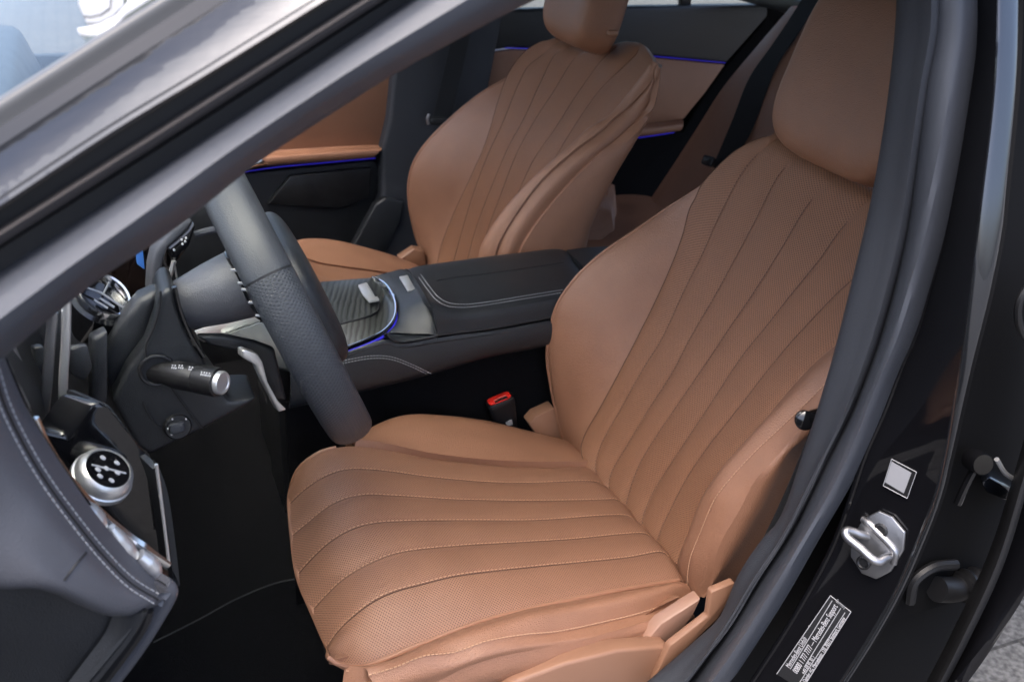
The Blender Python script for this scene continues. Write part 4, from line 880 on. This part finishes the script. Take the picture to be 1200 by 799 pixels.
# height switch
b = B(); lathe(b, [(.0, .004), (.014, .004), (.016, .001), (.016, -.004), (0, -.004)], frame(at(208, 499, 'Y', .086), (-.1, 1, .2)), 24); hs = obj('height_switch', b, m_black_rubber, sc)
b = B(); superell(b, frame(at(207, 500, 'Y', .092), (-.1, 1, .2)), .007, .009, .006, .4, .4, 8, 16); obj('switch_knob', b, m_pillar_trim, hs)
b = B()
for p in ((202, 491), (218, 491), (196.5, 502), (201, 509)): lathe(b, [(0, .001), (.001, .001), (.001, -.001), (0, -.001)], frame(at(*p, 'Y', .094), (0, 1, .3)), 8)
obj('switch_marks', b, m_white_print, hs)
# wiper and indicator stalk
sk_ = thing('indicator_stalk', 'black indicator stalk with white symbols and silver end button', 'stalk', tuple(at(184, 434, 'Y', .09)))
pa = at(178, 434, 'Y', .075); pb_ = at(262, 449, 'Y', .14); ad = pb_-pa; al = np.linalg.norm(ad); ad /= al
Ms = frame(pa, ad, (0, 0, 1))
b = B(); lathe(b, [(0, 0), (.012, 0), (.013, al*.2), (.0155, al*.34), (.0160, al*.62), (.0155, al*.64), (0, al*.64)], Ms, 32); stb = obj('stalk_body', b, m_black, sk_)
b = B(); lathe(b, [(0, al*.645), (.0158, al*.645), (.0162, al*.67), (.0165, al*.9), (.0162, al*.93), (.0125, al*.94), (0, al*.94)], Ms, 32); rte = obj('rotary_end', b, m_black, sk_)
b = B(); lathe(b, [(0, al*.94), (.0132, al*.94), (.0132, al*.985), (.0122, al*1.0), (.0100, al*1.0), (.0092, al*.99), (0, al*.99)], Ms, 32); obj('end_button', b, m_satin, sk_)
b = B(); V = [[tuple(at(184, 434, 'Y', .088)+np.array([.0185*k*math.cos(t), 0, .0185*k*math.sin(t)])) for t in np.linspace(0, 2*math.pi, 30)] for k in (.86, 1.0)]
tube(b, [at(184, 434, 'Y', .088)+np.array([.018*math.cos(t), 0, .018*math.sin(t)]) for t in np.linspace(.0, 2*math.pi, 40)], .0022, sides=8); obj('stalk_collar', b, m_black_rubber, sk_)
def symb(bm, h, px, py, s):
    for dx, dy in ((-.5, -.5), (.5, -.4), (0, .4), (-.7, .3), (.7, .5)):
        c = h.at(px+dx*s, py+dy*s, .0002); superell(bm, frame(c, CAM-c), .0012, .0009, .0004, .7, .7, 6, 8)
h1, h2 = Hit(stb), Hit(rte)
b = B()
for (h, x, y) in ((h1, 204, 430), (h1, 212, 430), (h1, 224, 432), (h2, 238, 438), (h2, 244, 439)): symb(b, h, x, y, 3.2)
obj('symbols', b, m_white_print, sk_)
# gear lever on the far side of the column
gl = thing('gear_lever', 'grey gear selector lever standing above the steering column', 'gear lever', tuple(at(190, 314, 'Y', -.06)))
b = B(); prism(b, L([(218, 256), (228, 259), (222, 268), (210, 280), (198, 290), (192, 306), (186, 345), (176, 343), (178, 312), (182, 294), (202, 270)], 'Y', -.06), np.array([.006, -.02, 0]), .004, 3); obj('lever', b, m_grey_vinyl, gl)
b = B(); prism(b, L([(228, 261), (229, 266), (222, 288), (208, 306), (203, 306), (198, 292), (211, 281), (222, 270)], 'Y', -.052), np.array([.004, -.02, 0]), .003, 2); lf_ = obj('lever_face', b, m_gloss, gl)
b = B()
for (x, y) in ((213, 281), (217, 283), (214, 286), (218, 279), (204, 293)): superell(b, frame(at(x, y, 'Y', -.050), (0, 1, .3)), .0016, .0014, .0006, .7, .7, 6, 8)
obj('symbols', b, m_white_print, lf_)
b = B(); tube(b, L([(228, 275), (246, 270), (262, 268)], 'Y', -.07), .0045, n=10); obj('lever_arm', b, m_grey_vinyl, gl)
b = B(); tube(b, L([(205, 312), (208, 330), (210, 340)], 'Y', -.05), .0012, n=8); tube(b, L([(204, 306), (196, 334)], 'Y', -.05), .003, n=6); obj('lever_stem', b, m_satin, gl)

# ------------------------------------------------------------------ dashboard
da = thing('dashboard', 'dark dashboard end with round vent, slim silver bars and light switch', 'dashboard', (.8, -.2, -.1))
b = B(); prism(b, np.array([(.80, .34, .30), (.78, .34, .42), (.82, .34, .53), (1.15, .34, .56), (1.15, .34, .1), (.86, .34, .14)]), np.array([0, -1.62, 0]), .02, 3); obj('dash_body', b, m_black, da)
# display behind the wheel
b = B(); prism(b, L([(104, 290), (186, 234), (204, 270), (200, 330), (184, 345), (160, 362), (150, 352)], 'Y', -.10), np.array([.012, -.02, .0]), .003); dp = obj('display', b, m_screen, da)
b = B(); prism(b, L([(160, 292), (168, 294), (170, 316), (162, 310)], 'Y', -.096), np.array([.002, -.004, 0]), .001); obj('display_icon', b, m_icon, dp)
b = B(); tube(b, L([(118, 320), (135, 338), (154, 357)], 'Y', -.094), .0012, n=10); obj('display_edge', b, m_satin, dp); b = B(); tube(b, L([(186, 266), (193, 280)], 'Y', -.08), .0012, n=6); obj('display_edge', b, m_satin, dp)
def facing(c, k=.58):
    v = CAM-c; v /= np.linalg.norm(v); q = v*k+math.sqrt(1-k*k)*(.6*RT+.8*UP); return q/np.linalg.norm(q)
# round air vent
vc = at(121, 346, 'Y', .02); vn = facing(vc)
dl = np.linalg.norm(vc-CAM); rv = 31*dl/FPX
Mv = frame(vc, vn, (0, 0, 1))
b = B(); lathe(b, [(rv*.8, -.02), (rv, -.012), (rv*1.0, .0), (rv*.94, .004), (rv*.86, .003), (rv*.8, -.006), (rv*.8, -.02)], Mv, 44); rg = obj('vent_ring', b, m_chrome, da)
b = B(); lathe(b, [(0, -.008), (rv*.8, -.008), (rv*.8, -.03), (0, -.03)], Mv, 30); obj('vent_core', b, m_gloss, rg)
b = B()
for a0_, a1_ in (((-.75, -.3), (.1, -.1)), ((.1, -.1), (.75, .35)), ((.05, -.1), (.3, -.75)), ((-.55, -.0), (.0, .15)), ((-.45, .25), (.05, .4))):
    tube(b, [np.array(Mv @ Vector((a0_[0]*rv, a0_[1]*rv, -.002))), np.array(Mv @ Vector((a1_[0]*rv, a1_[1]*rv, -.002)))], rv*.045, sides=6)
obj('vent_fins', b, m_steel, rg)
b = B(); lathe(b, [(rv*.5, -.06), (rv*1.25, -.05), (rv*1.18, -.006), (rv*1.0, -.004), (rv*.9, -.02)], Mv, 40); obj('vent_housing', b, m_gloss, rg)
b = B(); prism(b, L([(-30, 380), (60, 360), (150, 380), (150, 480), (190, 560), (200, 690), (60, 620), (-30, 520)], 'Y', .04), np.array([.03, -.05, .0]), .004); obj('dash_side', b, m_black, da)
# slim silver bars
for pts, r_, mm in (([(78, 352), (77, 400), (74, 450), (75, 500)], .0030, m_satin), ([(62, 366), (58, 410), (55, 450), (51, 490)], .0034, m_steel), ([(12, 404), (30, 446), (45, 480), (56, 504)], .0028, m_steel)):
    b = B(); tube(b, L(pts, 'Y', .16), r_, n=20, flat=1.5); obj('vent_bar', b, mm, da)
b = B(); lathe(b, [(0, .003), (.004, .003), (.005, 0), (0, -.002)], frame(at(76, 507, 'Y', .165), (-.3, 1, .4)), 16); obj('bar_foot', b, m_satin, da)
b = B(); prism(b, L([(40, 408), (52, 406), (53, 470), (44, 476)], 'Y', .12), np.array([.004, -.01, 0]), .002); prism(b, L([(82, 408), (104, 404), (110, 432), (100, 448), (84, 440)], 'Y', .10), np.array([.004, -.01, 0]), .004); prism(b, L([(108, 398), (127, 388), (127, 470), (108, 486)], 'Y', .08), np.array([.004, -.02, 0]), .004); obj('vent_panel', b, m_black_vinyl, da)
# panel that carries the light switch
b = B(); prism(b, L([(40, 500), (80, 512), (112, 470), (130, 476), (186, 546), (198, 650), (190, 664), (120, 600)], 'Y', .24), np.array([.03, -.03, .0]), .006, 3); obj('switch_panel', b, m_gloss, da)
b = B(); prism(b, L([(112, 470), (130, 474), (178, 538), (178, 556), (150, 530), (118, 490)], 'Y', .2), np.array([.03, -.04, .0]), .005, 2); obj('knee_panel', b, m_black_vinyl, da)
ed = L([(183, 544), (188, 580), (193, 620), (198, 660)], 'Y', .27)
b = B(); tube(b, ed, .0017, n=20); obj('panel_edge', b, m_satin, da)
ed2 = L([(186, 546), (196, 575), (206, 640), (211, 686)], 'Y', .265)
childsheet('panel_border', [ed+np.array([0, -.004, 0]), ed2, ed2+np.array([.02, -.05, 0])], m_black_vinyl, da, n=20, sub=4)
kc = at(124, 553, 'Y', .262); kn = facing(kc, .6); rk = 33*np.linalg.norm(kc-CAM)/FPX
ls = thing('light_switch', 'round chrome rotary light switch with white symbols on a black face', 'light switch', tuple(kc))
Mk = frame(kc, kn, (0, 0, 1))
b = B(); lathe(b, [(rk*.9, -.016), (rk*1.0, -.013), (rk*1.0, -.007), (rk*.95, -.006), (rk*.95, -.003), (rk*.88, .003), (rk*.74, .006), (rk*.72, .005), (rk*.7, .003), (rk*.7, -.01)], Mk, 48); obj('chrome_ring', b, m_satin, ls)
b = B(); lathe(b, [(0, .0055), (rk*.71, .0055), (rk*.71, -.01), (0, -.01)], Mk, 40); lfc = obj('switch_face', b, m_gloss, ls)
b = B()
for (x, y) in ((-.35, .3), (.0, .45), (.05, .05), (-.3, -.1), (.38, -.2), (.2, .3), (-.05, -.4)): superell(b, Mk @ Matrix.Translation((x*rk, y*rk, .0062)), .0030, .0022, .0007, .7, .7, 6, 10)
tube(b, [np.array(Mk @ Vector((.45*rk, .3*rk, .006))), np.array(Mk @ Vector((-.5*rk, -.3*rk, .006)))], .0010, sides=5)
obj('symbols', b, m_white_print, lfc)

# ------------------------------------------------------------------ driver's door (open, front end of its panel in view)
dd = thing('driver_door', 'open driver door with grey stitched leather panel and silver seat keys', 'car door', (.86, .5, -.3))
E0 = L([(0, 424), (14, 470), (34, 512), (60, 556), (92, 600), (126, 642), (160, 676), (190, 694)], 'Y', [.43, .425, .42, .415, .41, .405, .40, .395])
E0u = L([(6, 420), (30, 476), (56, 520), (84, 562), (114, 604), (146, 642), (176, 670), (198, 684)], 'Y', [.405, .402, .40, .395, .39, .385, .38, .375])
Eb = L([(-60, 470), (-40, 560), (-10, 600), (40, 640), (80, 668), (110, 690), (140, 704), (180, 706), (196, 700)], 'Y', [.47, .465, .46, .46, .455, .45, .44, .42, .40])
El = L([(-110, 600), (-60, 660), (0, 683), (50, 684), (80, 692), (110, 706), (135, 716), (160, 716), (188, 706)], 'Y', [.475, .475, .47, .468, .462, .452, .442, .43, .41])
Eu = El+np.array([.03, -.05, -.02])
panel = childsheet('leather_armrest', [E0u, E0, (cr(E0, 12)+cr(Eb, 12))/2+np.array([0, .012, .004]), Eb, El, El+np.array([.006, -.006, -.008]), Eu], m_grey_vinyl, dd, n=60, sub=6, smooth=True)
ph_ = Hit(panel)
E0p = np.array([(0, 424), (14, 470), (34, 512), (60, 556), (92, 600), (126, 642), (160, 676), (190, 694)], float)
Ec = cr(E0p, 90); Tn = np.gradient(Ec, axis=0); Tn /= np.linalg.norm(Tn, axis=1, keepdims=True); Nn = np.stack([-Tn[:, 1], Tn[:, 0]], 1)
def edgeline(off, lift):
    out = []
    for p, n_ in zip(Ec, Nn):
        try: out.append(ph_.at(*(p+n_*off), lift))
        except ValueError: pass
    return np.array(out)
for off in (4, 16):
    b = B(); stitches(b, edgeline(off, .0006), pitch=.0062, ln=.0042, r=.0007); obj('panel_stitching', b, m_thread_grey, panel)
b = B(); tube(b, edgeline(10, .0001), .0012); obj('panel_groove', b, m_black_rubber, panel)
b = B(); tube(b, ph_.line([(101, 647), (88, 662), (75, 680)], 20, .0001), .0009); obj('panel_groove', b, m_black_rubber, panel)
# lower panel with pocket
D0 = L([(-110, 640), (0, 690), (60, 694), (110, 712), (150, 722)], 'Y', .425)
D1 = L([(-110, 740), (0, 740), (60, 745), (110, 750), (140, 742)], 'Y', .41)
D2 = L([(-110, 880), (0, 850), (60, 830), (100, 806), (130, 770)], 'Y', .41)
childsheet('lower_panel', [D0+np.array([.01, -.02, 0]), D1, D2], m_black_vinyl, dd, n=30, sub=5, smooth=True)
F0 = L([(150, 718), (140, 745), (116, 778), (90, 812)], 'Y', .425); F1 = L([(174, 716), (162, 740), (134, 776), (104, 812)], 'Y', .43)
childsheet('pocket_rim', [F0+np.array([.01, -.01, 0]), F0, F1, F1+np.array([.008, -.015, 0])], m_black_vinyl, dd, n=20, sub=4, smooth=True)
G0 = L([(178, 712), (166, 738), (138, 776), (106, 814)], 'Y', .40); G1 = L([(200, 680), (206, 684), (209, 694), (188, 734), (160, 776), (132, 812)], 'Y', .395)
G0b = L([(190, 688), (180, 712), (168, 738), (142, 776), (110, 814)], 'Y', .398)
childsheet('door_end_trim', [G0b+np.array([.012, -.02, 0]), G0b, (cr(G0b, 12)+cr(G1, 12))/2+np.array([0, .005, 0]), G1, G1+np.array([.02, -.03, 0])], m_grey_vinyl, dd, n=30, sub=5, smooth=True)
b = B(); tube(b, L([(172, 714), (166, 732), (140, 770), (108, 812)], 'Y', .415), .006, n=24); obj('edge_seal', b, m_black_rubber, dd)
# silver trim rail and seat keys
rl_ = L([(40, 490), (52, 520), (72, 552), (100, 586), (130, 616), (160, 640), (198, 662)], 'Y', .36)
b = B(); tube(b, rl_, [.0032, .004, .0042, .0045, .0055, .0062, .0025], n=60, flat=1.2); obj('silver_rail', b, m_chrome, dd)
childsheet('key_bed', [rl_+np.array([0, -.01, -.003]), cr(E0u, 12)+np.array([0, -.012, -.006])], m_gloss, dd, n=40, sub=5)
for pts, r_ in (([(36, 510), (48, 532), (62, 552), (77, 568)], [.003, .0045, .0045, .003]), ([(78, 570), (82, 577), (86, 581)], [.0035, .004, .0035]), ([(96, 590), (104, 598), (114, 610), (121, 619)], [.006, .012, .013, .007]), ([(130, 618), (142, 634), (150, 643), (158, 652)], [.006, .010, .011, .007]), ([(164, 650), (174, 658), (181, 666), (184, 674)], [.008, .011, .011, .007])):
    b = B(); tube(b, L(pts, 'Y', .377), np.array(r_)*.8, n=24, sides=14, flat=.8); obj('seat_key', b, m_satin, dd)
# remaining door slab, out towards the camera side
b = B(); prism(b, np.array([(.86, .50, -.35), (.86, .50, .52), (.84, 1.5, .50), (.84, 1.5, -.35)]), np.array([.12, 0, 0]), .02); obj('door_skin', b, m_paint, dd)
